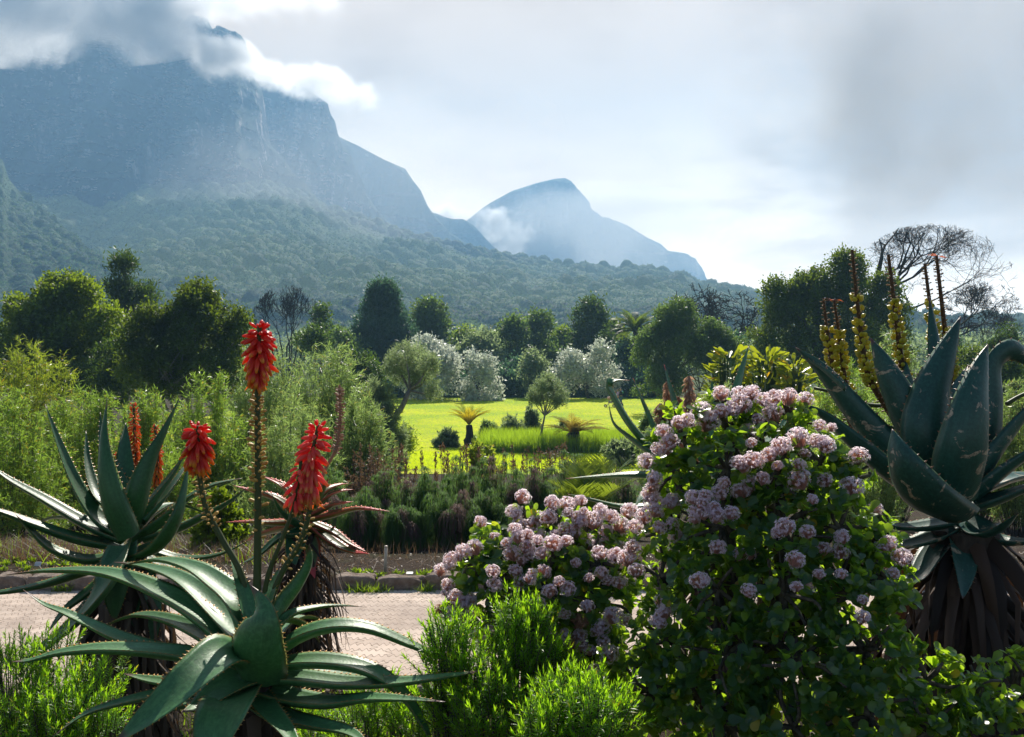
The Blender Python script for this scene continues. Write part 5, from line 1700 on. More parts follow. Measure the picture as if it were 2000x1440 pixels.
def pod_spike(root, pts, r, t0, t1, n, rng, pod=.0102, label=None, tipflower=False):
    p = spline(pts, 40)
    r = r * 1.3
    V, Fs = tube(p, np.linspace(r, r * .35, 40), 7)
    Vb, Fb, Tb = bracts(p, np.linspace(r, r * .35, 40), .25, .99, .006, .010, rng, 1.0)
    V, Fs, T = join([(V, Fs, np.full(len(V), .12)), (Vb, Fb, np.asarray(Tb))])
    st_ = mk('seed_stalk', V, Fs, M_PODST, root, True, T)
    tt = rng.uniform(t0, t1, n)
    c = np.stack([np.interp(tt, np.linspace(0, 1, 40), p[:, k]) for k in range(3)], 1)
    a = rng.uniform(0, 6.28, n)
    o = np.stack([np.cos(a), np.sin(a), rng.uniform(-.2, .5, n)], 1); o = nrm(o)
    rr = np.interp(tt, [0, 1], [r, r * .35])
    ts = np.linspace(0, 1, 6); prof_ = np.array([.3, .85, 1.0, .95, .6, .1])
    K = 6; th = np.arange(K) / K * 2 * np.pi
    e1 = nrm(np.cross(o, np.array([.1, .2, 1]))); e2 = np.cross(o, e1)
    L = pod * 2.1 * rng.uniform(.75, 1.2, n)
    cen = c[:, None] + o[:, None] * (rr[:, None, None] + .004 + (L[:, None] * ts)[..., None]) + np.array([0, 0, 1.0]) * (L[:, None] * .25 * ts ** 2)[..., None]
    R = pod * prof_[None] * rng.uniform(.8, 1.15, n)[:, None]
    V = (cen[:, :, None] + (e1[:, None, None] * np.cos(th)[None, None, :, None] + e2[:, None, None] * np.sin(th)[None, None, :, None]) * R[:, :, None, None]).reshape(-1, 3)
    i = np.arange(K); j = (i + 1) % K
    f = np.stack([i, j, j + K, i + K], 1); f = (f[None] + (np.arange(5) * K)[:, None, None]).reshape(-1, 4)
    Fq = (f[None] + (np.arange(n) * 6 * K)[:, None, None]).reshape(-1, 4)
    cap = np.arange(K)[None] + (np.arange(n) * 6 * K + 5 * K)[:, None]
    mk('seed_pods', V, [Fq, cap], M_POD, st_, True, np.repeat(rng.random(n), 6 * K))
    if tipflower:
        e = p[-1]
        m = 5
        D = np.stack([np.linspace(-1, 1, m), rng.normal(size=m) * .3, rng.uniform(-.2, .25, m)], 1)
        V, Fs, T = leaves(np.repeat(e[None], m, 0), D, np.tile([0, 0, 1.0], (m, 1)), .05, .014, 'blade', rng.random(m))
        mk('withered_flowers', V, Fs, M_ORANGE, st_, False, T, {'along': np.full(len(V), .3)})
    if label: st_['label'] = label
    return st_


pod_spike(rootD, [P(1690, 900, 3.9), P(1652, 800, 3.95), P(1630, 730, 3.95), P(1616, 650, 3.95), P(1608, 582, 3.95)], .012, .38, .78, 85, rg)
pod_spike(rootD, [P(1700, 900, 3.92), P(1668, 800, 3.95), P(1650, 740, 3.95), P(1640, 660, 3.95), P(1629, 586, 3.95)], .012, .36, .80, 85, rg, tipflower=True)
pod_spike(rootD, [P(1800, 900, 3.8), P(1735, 800, 3.85), P(1697, 735, 3.85), P(1680, 640, 3.85), P(1664, 488, 3.85)], .014, .42, .86, 120, rg)
pod_spike(rootD, [P(1800, 900, 3.8), P(1775, 820, 3.8), P(1762, 720, 3.8), P(1750, 620, 3.8), P(1735, 498, 3.8)], .015, .34, .82, 120, rg)
pod_spike(rootD, [P(1850, 900, 3.9), P(1836, 760, 3.9), P(1822, 640, 3.9), P(1806, 515, 3.9)], .013, .58, .80, 44, rg)
pod_spike(rootD, [P(1865, 900, 3.9), P(1862, 780, 3.9), P(1845, 640, 3.9), P(1829, 500, 3.9)], .014, .30, .66, 80, rg, tipflower=True)
for pts in ([P(1740, 793, 3.85), P(1690, 790, 3.9), P(1640, 770, 3.95), P(1590, 758, 4.0)], [P(1760, 838, 3.7), P(1720, 832, 3.75), P(1690, 822, 3.8)], [P(1770, 760, 3.9), P(1795, 738, 3.9), P(1820, 722, 3.95)], [P(1965, 790, 3.8), P(1990, 775, 3.8), P(2020, 762, 3.8)]):
    V, Fs = tube(spline(pts, 12), np.linspace(.010, .007, 12), 7)
    mk('flower_stalk', V, Fs, M_STALK, rootD, True, np.full(len(V), .35))

# ---- pale aloe behind the pink bush
rg = np.random.default_rng(405)
d0 = 4.7
ax = P(1390, 950, d0); base = P(1395, 1340, d0); base[2] = float(gz(base[0], d0)) - .03
rootE = thing('aloe', 'pale green aloe behind the pink flower bush with one leaf bent over', 'aloe', base, 'aloes')
V, Fs = tube(spline([base, (base + ax) / 2, ax], 10), np.linspace(.12, .09, 10), 12)
mk('stem', V, Fs, M_STEM, rootE)
skirt(rootE, base, ax, .12, .09, 140, M_SKIRT, rg, (.25, .5), .02, .15)
SPEC_E = [
    (38, [0, .05, .1, .15, .15, .15, .15], [(1370, 945), (1285, 885), (1232, 830), (1198, 775), (1188, 752), (1202, 744), (1230, 743)], {'taper': 2.6, 'label': 'leaf bent over sideways near its red tip'}),
    (34, .1, [(1370, 945), (1280, 890), (1225, 850), (1198, 825), (1188, 785)], {}),
    (40, .2, [(1370, 930), (1290, 850), (1262, 800), (1236, 738)], {}),
    (36, .25, [(1390, 930), (1330, 820), (1312, 770), (1297, 712)], {}),
    (30, .25, [(1395, 920), (1390, 820), (1391, 738)], {}),
    (36, .25, [(1405, 920), (1425, 820), (1445, 740), (1462, 676)], {}),
    (40, [-.1, -.12, -.1, -.05, 0], [(1380, 950), (1300, 930), (1230, 928), (1170, 931), (1105, 935)], {}),
    (34, -.2, [(1380, 970), (1300, 985), (1220, 990), (1150, 975), (1108, 965)], {}),
    (40, -.2, [(1370, 965), (1300, 950), (1262, 965), (1240, 990)], {'taper': 2.2}),
    (40, .2, [(1410, 940), (1480, 880), (1530, 830), (1550, 770)], {}),
    (40, -.2, [(1395, 960), (1470, 960), (1540, 980)], {}),
    (40, -.3, [(1390, 970), (1370, 1010), (1350, 1060)], {}),
]
for s_ in SPEC_E:
    add_leaf(rootE, s_, d0, ax, A_PALE, rg, teeth=.03, tooth_len=.007, taper=s_[3].pop('taper', 1.75))
for a, b, n, w_ in ((P(1350, 860, 4.85), P(1345, 735, 4.9), 420, .030), (P(1292, 850, 4.9), P(1290, 788, 4.9), 260, .034), (P(1308, 830, 4.95), P(1303, 746, 4.95), 280, .022), (P(1378, 850, 5.0), P(1376, 785, 5.0), 140, .024), (P(1322, 850, 4.95), P(1325, 775, 4.95), 200, .02)):
    p = spline([P(1390, 960, 4.8), (P(1390, 960, 4.8) + a) / 2, a, b], 20)
    V, Fs = tube(p, np.linspace(.012, .008, 20), 6)
    st_ = mk('flower_stalk', V, Fs, M_DRYFL, rootE, True, np.full(len(V), .15))
    u = rg.random(n)
    c = a + (b - a) * u[:, None]; an = rg.uniform(0, 6.28, n)
    o = np.stack([np.cos(an), np.sin(an), 0 * an], 1)
    D = o * .75 + np.array([0, 0, -1.0]) + rg.normal(size=(n, 3)) * .25
    wdt = w_ * np.interp(u, [0, .15, .85, 1], [.6, 1, 1, .45])
    V, Fs, T = leaves(c + o * (wdt * .55)[:, None], D, o + rg.normal(size=(n, 3)) * .4, .034, .011, 'blade', rg.random(n))
    o2 = mk('flower_head', V, Fs, M_DRYFL, st_, False, T); o2['label'] = 'dried brown flower head'
# ------------------------------------------------------------------ pink-flowered succulent bushes
L_JADE = leafmat('jade_leaf', (.010, .042, .028), (.032, .082, .040), .48, (.50, .76, .03), rough=.30, spec=.5, c3=(.42, .30, .02))
M_PINK = leafmat('pink_petal', (.72, .52, .72), (.97, .88, .93), .70, (1.0, .88, .90), rough=.6, spec=.1, c3=(.50, .28, .20))
M_BROWNFL = leafmat('brown_petal', (.22, .10, .06), (.42, .24, .16), .35, (.55, .28, .12), rough=.7, spec=.1)
M_BRANCH = barkmat('succulent_branch', (.045, .038, .032), (.15, .125, .10), (30, 30, 30))


def jade(root, lobespec, d0, rng, heads, trunkpx, dens=1.0, leafL=.040):
    L_ = np.array([(*P(x, y, d0 + dd), r * (d0 + dd) / F) for x, y, r, dd in lobespec])
    # leaf rosettes on and inside the lobes
    C, Q = [], []
    for (x, y, z, r) in L_:
        n = int(.85 * dens * 4 * np.pi * r * r / (.052 ** 2 * 1.15))
        q = rdir(n) if rng is RNG else nrm(rng.normal(size=(n, 3)))
        rad = r * rng.uniform(.45, 1.03, n) ** .6
        C.append(np.array([x, y, z]) + q * rad[:, None]); Q.append(q)
    C, Q = np.concatenate(C), np.concatenate(Q)
    dist = np.linalg.norm(C[:, None] - L_[None, :, :3], axis=2) / L_[None, :, 3]
    keep = ((dist < .55).sum(1) == 0) | (rng.random(len(C)) < .22)
    C, Q = C[keep], Q[keep]
    m = len(C); k = 9
    D0 = nrm(Q * .6 + np.array([0, -.15, .75]) + rng.normal(size=(m, 3)) * .35)
    e1 = nrm(np.cross(D0, np.array([.31, .17, .93]))); e2 = np.cross(D0, e1)
    ang = np.arange(k) * 2.39996
    el = np.linspace(.15, 1.15, k)[::-1]
    D = (e1[:, None] * np.cos(ang)[None, :, None] + e2[:, None] * np.sin(ang)[None, :, None]) * np.cos(el)[None, :, None] + D0[:, None] * np.sin(el)[None, :, None]
    D = D + rng.normal(size=D.shape) * .22
    N = D0[:, None] - D * .3 + rng.normal(size=D.shape) * .25
    c = C[:, None] + D0[:, None] * (np.linspace(-.022, .012, k)[None, :, None])
    n = m * k
    Ls = leafL * rng.uniform(.42, 1.15, n)
    V, Fs, T = leaves(c.reshape(-1, 3), D.reshape(-1, 3), N.reshape(-1, 3), Ls, Ls * .66, 'obo', np.clip(rng.random(n) * .965 + .0, 0, 1))
    mk('leaves', V, Fs, L_JADE, root, True, T)
    # branches
    base = P(*trunkpx, d0); base[2] = float(gz(base[0], d0)) - .05
    parts = []
    hub = base + np.array([0, 0, .30])
    parts.append(tube(spline([base, (base + hub) / 2 + rng.normal(size=3) * .02, hub], 6), np.linspace(.06, .045, 6), 9))
    hubs = []
    for i in range(6):
        t_ = L_[rng.integers(len(L_)), :3]
        h = hub * .55 + t_ * .45 + rng.normal(size=3) * .03
        parts.append(tube(spline([hub, (hub + h) / 2 + np.array([0, 0, .04]), h], 7), np.linspace(.036, .024, 7), 8, cap=False)); hubs.append(h)
    for (x, y, z, r) in L_:
        e = np.array([x, y, z]); hs = min(hubs, key=lambda h: np.linalg.norm(h - e))
        parts.append(tube(spline([hs, (hs + e) / 2 + rng.normal(size=3) * .03, e], 8), np.linspace(.022, .011, 8), 7, cap=False))
        for j in range(9):
            f = e + nrm(rng.normal(size=3) + np.array([0, -.2, .4])) * r * .9
            parts.append(tube(spline([e, (e + f) / 2 + rng.normal(size=3) * .012, f], 5), np.linspace(.008, .004, 5), 5, cap=False))
    V, Fs, _ = join(parts); mk('branches', V, Fs, M_BRANCH, root, True)
    for i in range(17):
        lx, ly, lr, dd = lobespec[rng.integers(max(4, int(len(lobespec) * .62)))]
        a = rng.uniform(0, 6.28); q = lr * rng.random() ** .5
        heads = heads + [(lx + math.cos(a) * q, ly + math.sin(a) * q, rng.uniform(9, 15), False)]
    # flower heads: three shared shapes, every head a part of its own
    for (hx, hy, hr, brown) in heads:
        j = np.argmin(((np.array([(a[0] - hx) ** 2 + (a[1] - hy) ** 2 for a in lobespec])) / np.array([a[2] ** 2 for a in lobespec])))
        lx, ly, lr, dd = lobespec[j]
        q = min(1.0, math.hypot(hx - lx, hy - ly) / lr)
        d = d0 + dd - lr * d0 / F * math.sqrt(max(0, 1 - q * q)) * .95 - .03
        c = P(hx, hy, d); r = hr * 1.2 * d / F
        o = bpy.data.objects.new('flower_head', (BROWN_MESH if brown else HEAD_MESH)[rng.integers(3)])
        COL.objects.link(o); o.parent = root
        o.location = tuple(c - ORG[root.name])
        o.rotation_euler = (rng.normal() * .3, rng.normal() * .3, rng.uniform(0, 6.28))
        s_ = r / 1.0
        o.scale = (s_, s_, s_ * rng.uniform(.82, 1.0))
        if brown: o['label'] = 'withered brown flower head'


def head_mesh(name, mat_, seed):
    """a pompom of small five-petalled stars on thin stalks, radius 1"""
    rng = np.random.default_rng(seed)
    m = 96
    q = nrm(rng.normal(size=(m, 3)) + np.array([0, 0, .35])); q = q[q[:, 2] > -.55]; m = len(q)
    rad = rng.uniform(.72, 1.0, m)
    c = q * rad[:, None]
    e1 = nrm(np.cross(q, np.array([.2, .3, .9]))); e2 = np.cross(q, e1)
    a = np.arange(5) / 5 * 2 * np.pi
    D = e1[:, None] * np.cos(a)[None, :, None] + e2[:, None] * np.sin(a)[None, :, None] + q[:, None] * .55
    n = m * 5
    L = .26 * rng.uniform(.7, 1.3, n)
    parts = [leaves(np.repeat(c, 5, 0), D.reshape(-1, 3), np.repeat(q, 5, 0), L, L * .42, 'dia', np.clip(np.repeat(rng.random(m), 5) * .6 + rng.random(n) * .32, 0, .92))]
    # stamens / buds in the heart and stalks
    b = nrm(rng.normal(size=(14, 3))) * rng.uniform(.4, .9, 14)[:, None]
    parts.append(leaves(b, nrm(b + rng.normal(size=(14, 3)) * .5), rng.normal(size=(14, 3)), .22, .12, 'dia', np.full(14, .97)))
    V, F_ = segs(np.tile(np.array([0, 0, -1.0]), (m, 1)) * .9, c * .95, .035, .02, 3)
    parts.append((V, F_, np.full(len(V), .96)))
    V, Fs, T = join(parts)
    me = mesh(name, V, Fs, T); me.materials.append(mat_)
    return me


HEAD_MESH = [head_mesh('flower_head', M_PINK, 900 + i) for i in range(3)]
BROWN_MESH = [head_mesh('flower_head', M_BROWNFL, 910 + i) for i in range(3)]

rg = np.random.default_rng(501)
LOB_R = [(1335, 850, 62, .10), (1410, 815, 52, .15), (1480, 815, 45, .15), (1545, 815, 45, .12), (1320, 930, 55, .08), (1420, 915, 80, 0), (1520, 915, 80, -.05), (1600, 905, 60, -.02), (1655, 940, 48, -.04),
         (1310, 1030, 62, .1), (1410, 1030, 95, -.05), (1530, 1030, 100, -.12), (1640, 1030, 80, -.10), (1710, 1060, 55, -.08), (1290, 1130, 70, .05), (1400, 1150, 100, -.10), (1530, 1160, 110, -.18), (1650, 1150, 95, -.18), (1730, 1130, 60, -.12),
         (1310, 1250, 80, 0), (1420, 1280, 110, -.15), (1560, 1290, 115, -.25), (1690, 1270, 100, -.25), (1270, 1350, 80, 0), (1400, 1400, 110, -.15), (1550, 1420, 120, -.28), (1700, 1400, 110, -.30), (1810, 1330, 75, -.25), (1900, 1370, 75, -.20), (1980, 1340, 70, -.1),
         (1820, 1430, 90, -.30), (1940, 1440, 90, -.25)]
HR = [(1408, 769, 14), (1446, 773, 16), (1468, 769, 15), (1490, 782, 14), (1512, 777, 16), (1541, 778, 16), (1573, 782, 14), (1446, 791, 18), (1410, 804, 13), (1428, 800, 14), (1370, 804, 18), (1343, 822, 13), (1326, 827, 13), (1383, 824, 20),
      (1392, 813, 12), (1510, 809, 18), (1481, 820, 11), (1297, 844, 15), (1308, 864, 17), (1286, 878, 13), (1263, 902, 15), (1463, 849, 19), (1468, 866, 10), (1559, 858, 19), (1526, 873, 18), (1503, 889, 16), (1472, 900, 17), (1519, 911, 10),
      (1452, 911, 13), (1561, 909, 12), (1572, 887, 10), (1560, 938, 20), (1279, 936, 14), (1274, 951, 11), (1268, 966, 14), (1277, 982, 18), (1281, 1000, 14), (1313, 980, 15), (1354, 973, 14), (1377, 969, 12), (1406, 964, 17), (1414, 944, 11),
      (1463, 940, 13), (1490, 936, 13), (1446, 962, 16), (1461, 955, 12), (1372, 987, 14), (1374, 1005, 13), (1401, 1008, 15), (1428, 1003, 14), (1357, 1014, 11), (1394, 991, 11), (1533, 1030, 17), (1577, 1040, 13), (1288, 1031, 12), (1314, 1024, 12),
      (1587, 976, 10), (1612, 870, 17), (1594, 862, 13), (1676, 893, 18), (1663, 953, 21), (1610, 939, 14), (1711, 993, 12), (1735, 1062, 15), (1762, 1090, 17), (1645, 1050, 14), (1642, 1079, 15), (1553, 1094, 16), (1600, 832, 11), (1624, 836, 9),
      (1367, 1135, 17), (1462, 1155, 13), (1297, 1178, 17), (1295, 1200, 15), (1280, 1215, 12), (1290, 1218, 11), (1402, 1070, 15), (1745, 1120, 10), (1685, 1172, 9), (1226, 1092, 17), (1236, 1072, 15), (1243, 1115, 14), (1258, 1010, 15), (1240, 1030, 14)]
root = thing('flowering_bush', 'tall dark-leaved succulent bush with round pink flower heads in front of the big dark aloe', 'bush', (*P(1500, 0, 2.75)[:2], float(gz(P(1500, 0, 2.75)[0], 2.75))), 'pink-flowered succulent bushes')
jade(root, LOB_R, 2.75, rg, [(x, y, r, False) for x, y, r in HR], (1470, 1400))

rg = np.random.default_rng(502)
LOB_L = [(1025, 1015, 32, .1), (1085, 1025, 46, .05), (1145, 1030, 46, .05), (1195, 1045, 42, .05), (950, 1050, 34, .05), (1000, 1075, 52, 0), (1085, 1090, 66, -.05), (1170, 1105, 66, -.05), (915, 1105, 45, 0), (975, 1140, 60, -.05), (1070, 1160, 75, -.1), (1170, 1180, 75, -.08),
         (905, 1175, 36, .0), (960, 1215, 55, -.02), (1060, 1235, 75, -.08), (1160, 1260, 75, -.06), (1010, 1300, 65, .0), (1110, 1330, 75, 0), (1210, 1340, 75, 0), (1080, 1400, 75, 0), (1200, 1420, 80, 0), (910, 1390, 35, .15)]
HL = [(1021, 972, 14), (1079, 983, 14), (1108, 985, 15), (1134, 979, 12), (1173, 1000, 14), (1127, 1010, 11), (1160, 1018, 17), (1071, 1011, 15), (1050, 1013, 14), (1008, 1006, 12), (938, 1020, 11), (1037, 1030, 17), (1006, 1034, 12), (1031, 1046, 12), (1010, 1050, 13),
      (1104, 1033, 13), (1123, 1043, 14), (1081, 1062, 16), (1106, 1058, 12), (1146, 1062, 17), (1085, 1047, 12), (1037, 1084, 15), (1058, 1081, 12), (1029, 1070, 13), (1000, 1083, 15), (1019, 1098, 10), (1125, 1100, 9), (926, 1072, 16), (904, 1077, 13), (881, 1093, 13),
      (896, 1089, 10), (877, 1104, 12), (860, 1115, 12), (962, 1116, 12), (1062, 1118, 13), (1040, 1120, 9), (1017, 1137, 13), (1035, 1133, 11), (1073, 1156, 13), (1110, 1151, 13), (1092, 1137, 10), (875, 1143, 12), (875, 1158, 12), (890, 1168, 14), (906, 1181, 12),
      (910, 1204, 14), (869, 1202, 11), (881, 1195, 11), (1037, 1185, 14), (1052, 1183, 13), (1102, 1200, 11), (1148, 1185, 12), (1198, 1204, 16), (1177, 1225, 15), (1165, 1234, 11), (1104, 1240, 11), (1133, 1241, 13), (937, 1245, 15), (958, 1233, 12), (1075, 1235, 11),
      (1175, 1120, 12), (1187, 1135, 11), (1210, 1139, 14), (1198, 1091, 10), (1208, 1073, 15), (1183, 1039, 12), (1212, 1029, 17), (1229, 1000, 15), (1140, 1000, 9), (1101, 1253, 10), (1135, 1262, 12), (1172, 1226, 14), (1178, 1253, 12), (1190, 1278, 16), (1151, 1271, 11), (1160, 1312, 13),
      (951, 1271, 12), (876, 1409, 9), (1128, 1024, 10), (1180, 1062, 11), (1150, 1130, 9), (990, 1060, 10), (1050, 1056, 10), (966, 1050, 10), (1195, 1010, 13)]
HLb = [(1131, 1215, 15), (1117, 1254, 16), (890, 1388, 12), (858, 1193, 10), (990, 1300, 9)]
root = thing('flowering_bush', 'lower succulent bush with pale pink flower heads beside the path', 'bush', (*P(1060, 0, 3.0)[:2], float(gz(P(1060, 0, 3.0)[0], 3.0))), 'pink-flowered succulent bushes')
jade(root, LOB_L, 3.0, rg, [(x, y, r, False) for x, y, r in HL] + [(x, y, r, True) for x, y, r in HLb], (1110, 1300))

# ------------------------------------------------------------------ bright green needle-leaved bushes at the bottom
L_HEATH = leafmat('needle_leaf', (.045, .12, .010), (.10, .20, .014), .55, (.48, .85, .02), rough=.4, spec=.4, c3=(.40, .38, .02))


def heath(label, lobespec, d0, n, seed, ln=.085, per=40, nl=.020):
    rng = np.random.default_rng(seed)
    x0 = np.mean([P(a[0], 0, d0)[0] for a in lobespec])
    base = np.array([x0, d0, float(gz(x0, d0))])
    root = thing('needle_bush', label, 'bush', base, 'bright green needle-leaved bushes')
    L_ = np.array([(*P(x, y, d0 + dd), r * (d0 + dd) / F) for x, y, r, dd in lobespec])
    wts = L_[:, 3] ** 2; wts = wts / wts.sum()
    idx = rng.choice(len(L_), n, p=wts)
    q = nrm(rng.normal(size=(n, 3)) + np.array([0, -.1, .55]))
    rad = L_[idx, 3] * rng.uniform(.25, .92, n) ** .6
    s0 = L_[idx, :3] + q * rad[:, None]
    dv = nrm(q * .55 + np.array([0, 0, .9]) + rng.normal(size=(n, 3)) * .25)
    sl = ln * rng.uniform(.6, 1.25, n)
    u = np.linspace(0, 1, per)
    c = s0[:, None] + dv[:, None] * (sl[:, None] * u[None])[..., None]
    a = np.arange(per) * 2.39996
    e1 = nrm(np.cross(dv, np.array([.3, .2, .9]))); e2 = np.cross(dv, e1)
    o = e1[:, None] * np.cos(a)[None, :, None] + e2[:, None] * np.sin(a)[None, :, None]
    el = np.interp(u, [0, .7, 1], [.35, .7, 1.35])
    D = o * np.cos(el)[None, :, None] + dv[:, None] * np.sin(el)[None, :, None] + rng.normal(size=o.shape) * .12
    m = n * per
    Ls = nl * rng.uniform(.7, 1.25, m)
    tint = np.clip(np.repeat(rng.random(n), per) * .5 + np.tile(u, n) * .42, 0, .92)
    tint = np.where(rng.random(m) < .02, .97, tint)
    V, Fs, T = leaves(c.reshape(-1, 3), D.reshape(-1, 3), np.repeat(dv, per, 0), Ls, Ls * .17, 'blade', tint)
    mk('foliage', V, Fs, L_HEATH, root, False, T)
    parts = [segs(s0, s0 + dv * sl[:, None], .0022, .001, 3)]
    for i in range(0, n, 3):
        e = s0[i]; b = base + np.array([rng.normal() * .03, rng.normal() * .03, -.03])
        p = spline([b, b * .5 + e * .5 + np.array([(e[0] - b[0]) * .25, 0, -.03]), e], 7)
        parts.append(tube(p, np.linspace(.006, .0022, 7), 4, cap=False))
    V, Fs, _ = join(parts); mk('stems', V, Fs, M_BRANCH, root, True)
    return root


heath('bright green needle-leaved bush in the bottom left corner', [(30, 1330, 60, .1), (110, 1310, 55, .1), (60, 1400, 80, 0), (160, 1385, 70, 0), (20, 1450, 80, -.1), (120, 1450, 90, -.1), (190, 1460, 70, -.1), (210, 1340, 40, .2)], 3.0, 520, 601)
heath('bright green needle-leaved bush right in front of the pink-flowered bushes', [(890, 1285, 50, .05), (870, 1255, 30, .05), (880, 1345, 48, .05), (900, 1405, 60, 0), (850, 1310, 34, .1), (990, 1350, 55, 0), (1000, 1240, 42, .1), (1050, 1250, 42, .1), (1030, 1300, 55, .05), (930, 1330, 45, 0), (960, 1420, 70, -.1), (1075, 1330, 45, .05)], 2.55, 560, 602)
heath('bright green needle-leaved bush at the bottom edge right of the front aloe', [(740, 1400, 45, .1), (800, 1420, 55, .1), (860, 1400, 50, .1), (700, 1450, 50, .1), (830, 1460, 60, .0)], 2.75, 240, 603)
heath('bright green needle-leaved bush at the bottom edge under the pink-flowered bushes', [(1100, 1400, 45, 0), (1160, 1390, 42, 0), (1150, 1440, 60, -.1), (1060, 1450, 55, -.1), (1190, 1430, 40, -.05)], 2.35, 260, 604)
heath('small needle-leaved bush in front of the tall aloe stem', [(560, 1440, 40, .2), (620, 1450, 45, .2), (660, 1420, 35, .2)], 3.2, 110, 605)

# ------------------------------------------------------------------ kerb, bed and small things
m, nt, out_ = newmat('kerb_stone')
tco = nt.add('ShaderNodeTexCoord').outputs['Object']
n1 = nt.noise(9, tco, 6, .65); n2 = nt.noise(60, tco, 5, .7)
oi = nt.add('ShaderNodeObjectInfo')
c = nt.mix(nt.ramp(n1, .3, .7), (.13, .095, .075), (.33, .27, .22))
c = nt.mix(nt.math('MULTIPLY', oi.outputs['Random'], .5), c, (.24, .18, .14))
nt.l.new(pbsdf(nt, c, .9, .15, bump(nt, nt.math('ADD', n1, n2), .8, .02)).outputs[0], out_.inputs['Surface'])
M_KERB = m


def lump(cx, cy_, cz, sx, sy, sz, rng, nseg=5, rough=.10, power=5):
    """rounded, chipped block"""
    n = nseg * 2
    u = np.linspace(-1, 1, n)
    Vs, Fs, off = [], [], 0
    for ax_ in range(3):
        for sg in (-1, 1):
            A, B = np.meshgrid(u, u); g = np.zeros((n * n, 3))
            g[:, ax_] = sg; g[:, (ax_ + 1) % 3] = A.ravel(); g[:, (ax_ + 2) % 3] = B.ravel()
            i = (np.arange(n - 1)[None] + (np.arange(n - 1) * n)[:, None]).ravel()
            f = np.stack([i, i + 1, i + n + 1, i + n], 1)
            if sg < 0: f = f[:, ::-1]
            Vs.append(g); Fs.append(f + off); off += n * n
    V = np.concatenate(Vs)
    V = V / (np.sum(np.abs(V) ** power, 1, keepdims=True) ** (1 / power))
    s0 = rng.uniform(0, 99)
    r = 1 + rough * (fbm(V[:, 0] * 1.7 + s0, V[:, 1] * 1.7, V[:, 2] * 1.7 + s0, octs=3) - .5) * 2
    V = V * r[:, None] * np.array([sx, sy, sz]) + np.array([cx, cy_, cz])
    return V, Fs


rg = np.random.default_rng(71)
x = -4.6
while x < 4.8:
    L = rg.uniform(.24, .44)
    V, Fs = lump(x + L / 2, 7.40 + rg.normal() * .012, 0.02 + rg.normal() * .014, L / 2 - .006, .075, .088, rg, 6, .22, 6.5)
    o = mk('kerb_stone', V, Fs, M_KERB, None, True)
    tag(o, 'rough stone of the low kerb along the far side of the path', 'kerb stone', 'kerb stones edging the path')
    x += L
x = -4.6
while x < 4.8:
    L = rg.uniform(.24, .44)
    V, Fs = lump(x + L / 2, 5.08 + rg.normal() * .012, .0 + rg.normal() * .012, L / 2 - .008, .07, .07, rg, 6, .22, 6.5)
    o = mk('kerb_stone', V, Fs, M_KERB, None, True)
    tag(o, 'rough stone of the low kerb along the near side of the path', 'kerb stone', 'kerb stones on the near path edge')
    x += L

# thin metal stake
M_METAL, nt, out_ = newmat('weathered_metal')
tco = nt.add('ShaderNodeTexCoord').outputs['Object']
n1 = nt.noise(40, tco, 5, .6)
b_ = pbsdf(nt, nt.mix(n1, (.34, .28, .21), (.58, .50, .40)), .5, .5); b_.inputs['Metallic'].default_value = .1
nt.l.new(b_.outputs[0], out_.inputs['Surface'])
d = 7.75
a, b = P(752, 1150, d), P(754, 1066, d); a[2] = float(gz(a[0], d)) - .05
root = thing('stake', 'thin brown metal stake standing in the bed behind the kerb', 'stake', a)
V, Fs = tube(np.array([a, a * .5 + b * .5, b - np.array([0, 0, .012])]), [.014, .014, .0135], 8); mk('post', V, Fs, M_METAL, root)
V, Fs = tube(np.array([b - np.array([0, 0, .012]), b - np.array([0, 0, .004]), b]), [.0155, .0155, .010], 8); mk('cap', V, Fs, M_METAL, root)

M_LABEL, nt, out_ = newmat('plant_label')
tco = nt.add('ShaderNodeTexCoord').outputs['Object']
nt.l.new(pbsdf(nt, nt.mix(nt.noise(25, tco, 4), (.50, .49, .46), (.72, .71, .68)), .5, .4).outputs[0], out_.inputs['Surface'])
for (px_, py_, d, lab, tilt) in ((74, 1105, 8.0, 'small white plant label on a wire in the bed at far left', .5), (800, 1147, 7.62, 'small white plant label lying nearly flat behind the kerb', 1.35)):
    c = P(px_, py_, d); g_ = float(gz(c[0], d))
    root = thing('plant_label', lab, 'label', (c[0], d, g_), 'plant labels')
    w_, h_ = (.030, .022)
    R = Matrix.Rotation(-tilt, 3, 'X')
    V, Fs = lump(0, 0, 0, w_, .002, h_, rg, 3, .0, 8)
    V = np.array([list(R @ Vector(v)) for v in V]) + np.array([c[0], d, max(c[2], g_ + .015)])
    mk('plate', V, Fs, M_LABEL, root, True)
    V, Fs = tube(np.array([[c[0], d + .01, g_ - .03], [c[0], d + .006, (g_ + c[2]) / 2], [c[0], d + .004, max(c[2], g_ + .015)]]), .0022, 5)
    mk('wire', V, Fs, M_METAL, root, True)

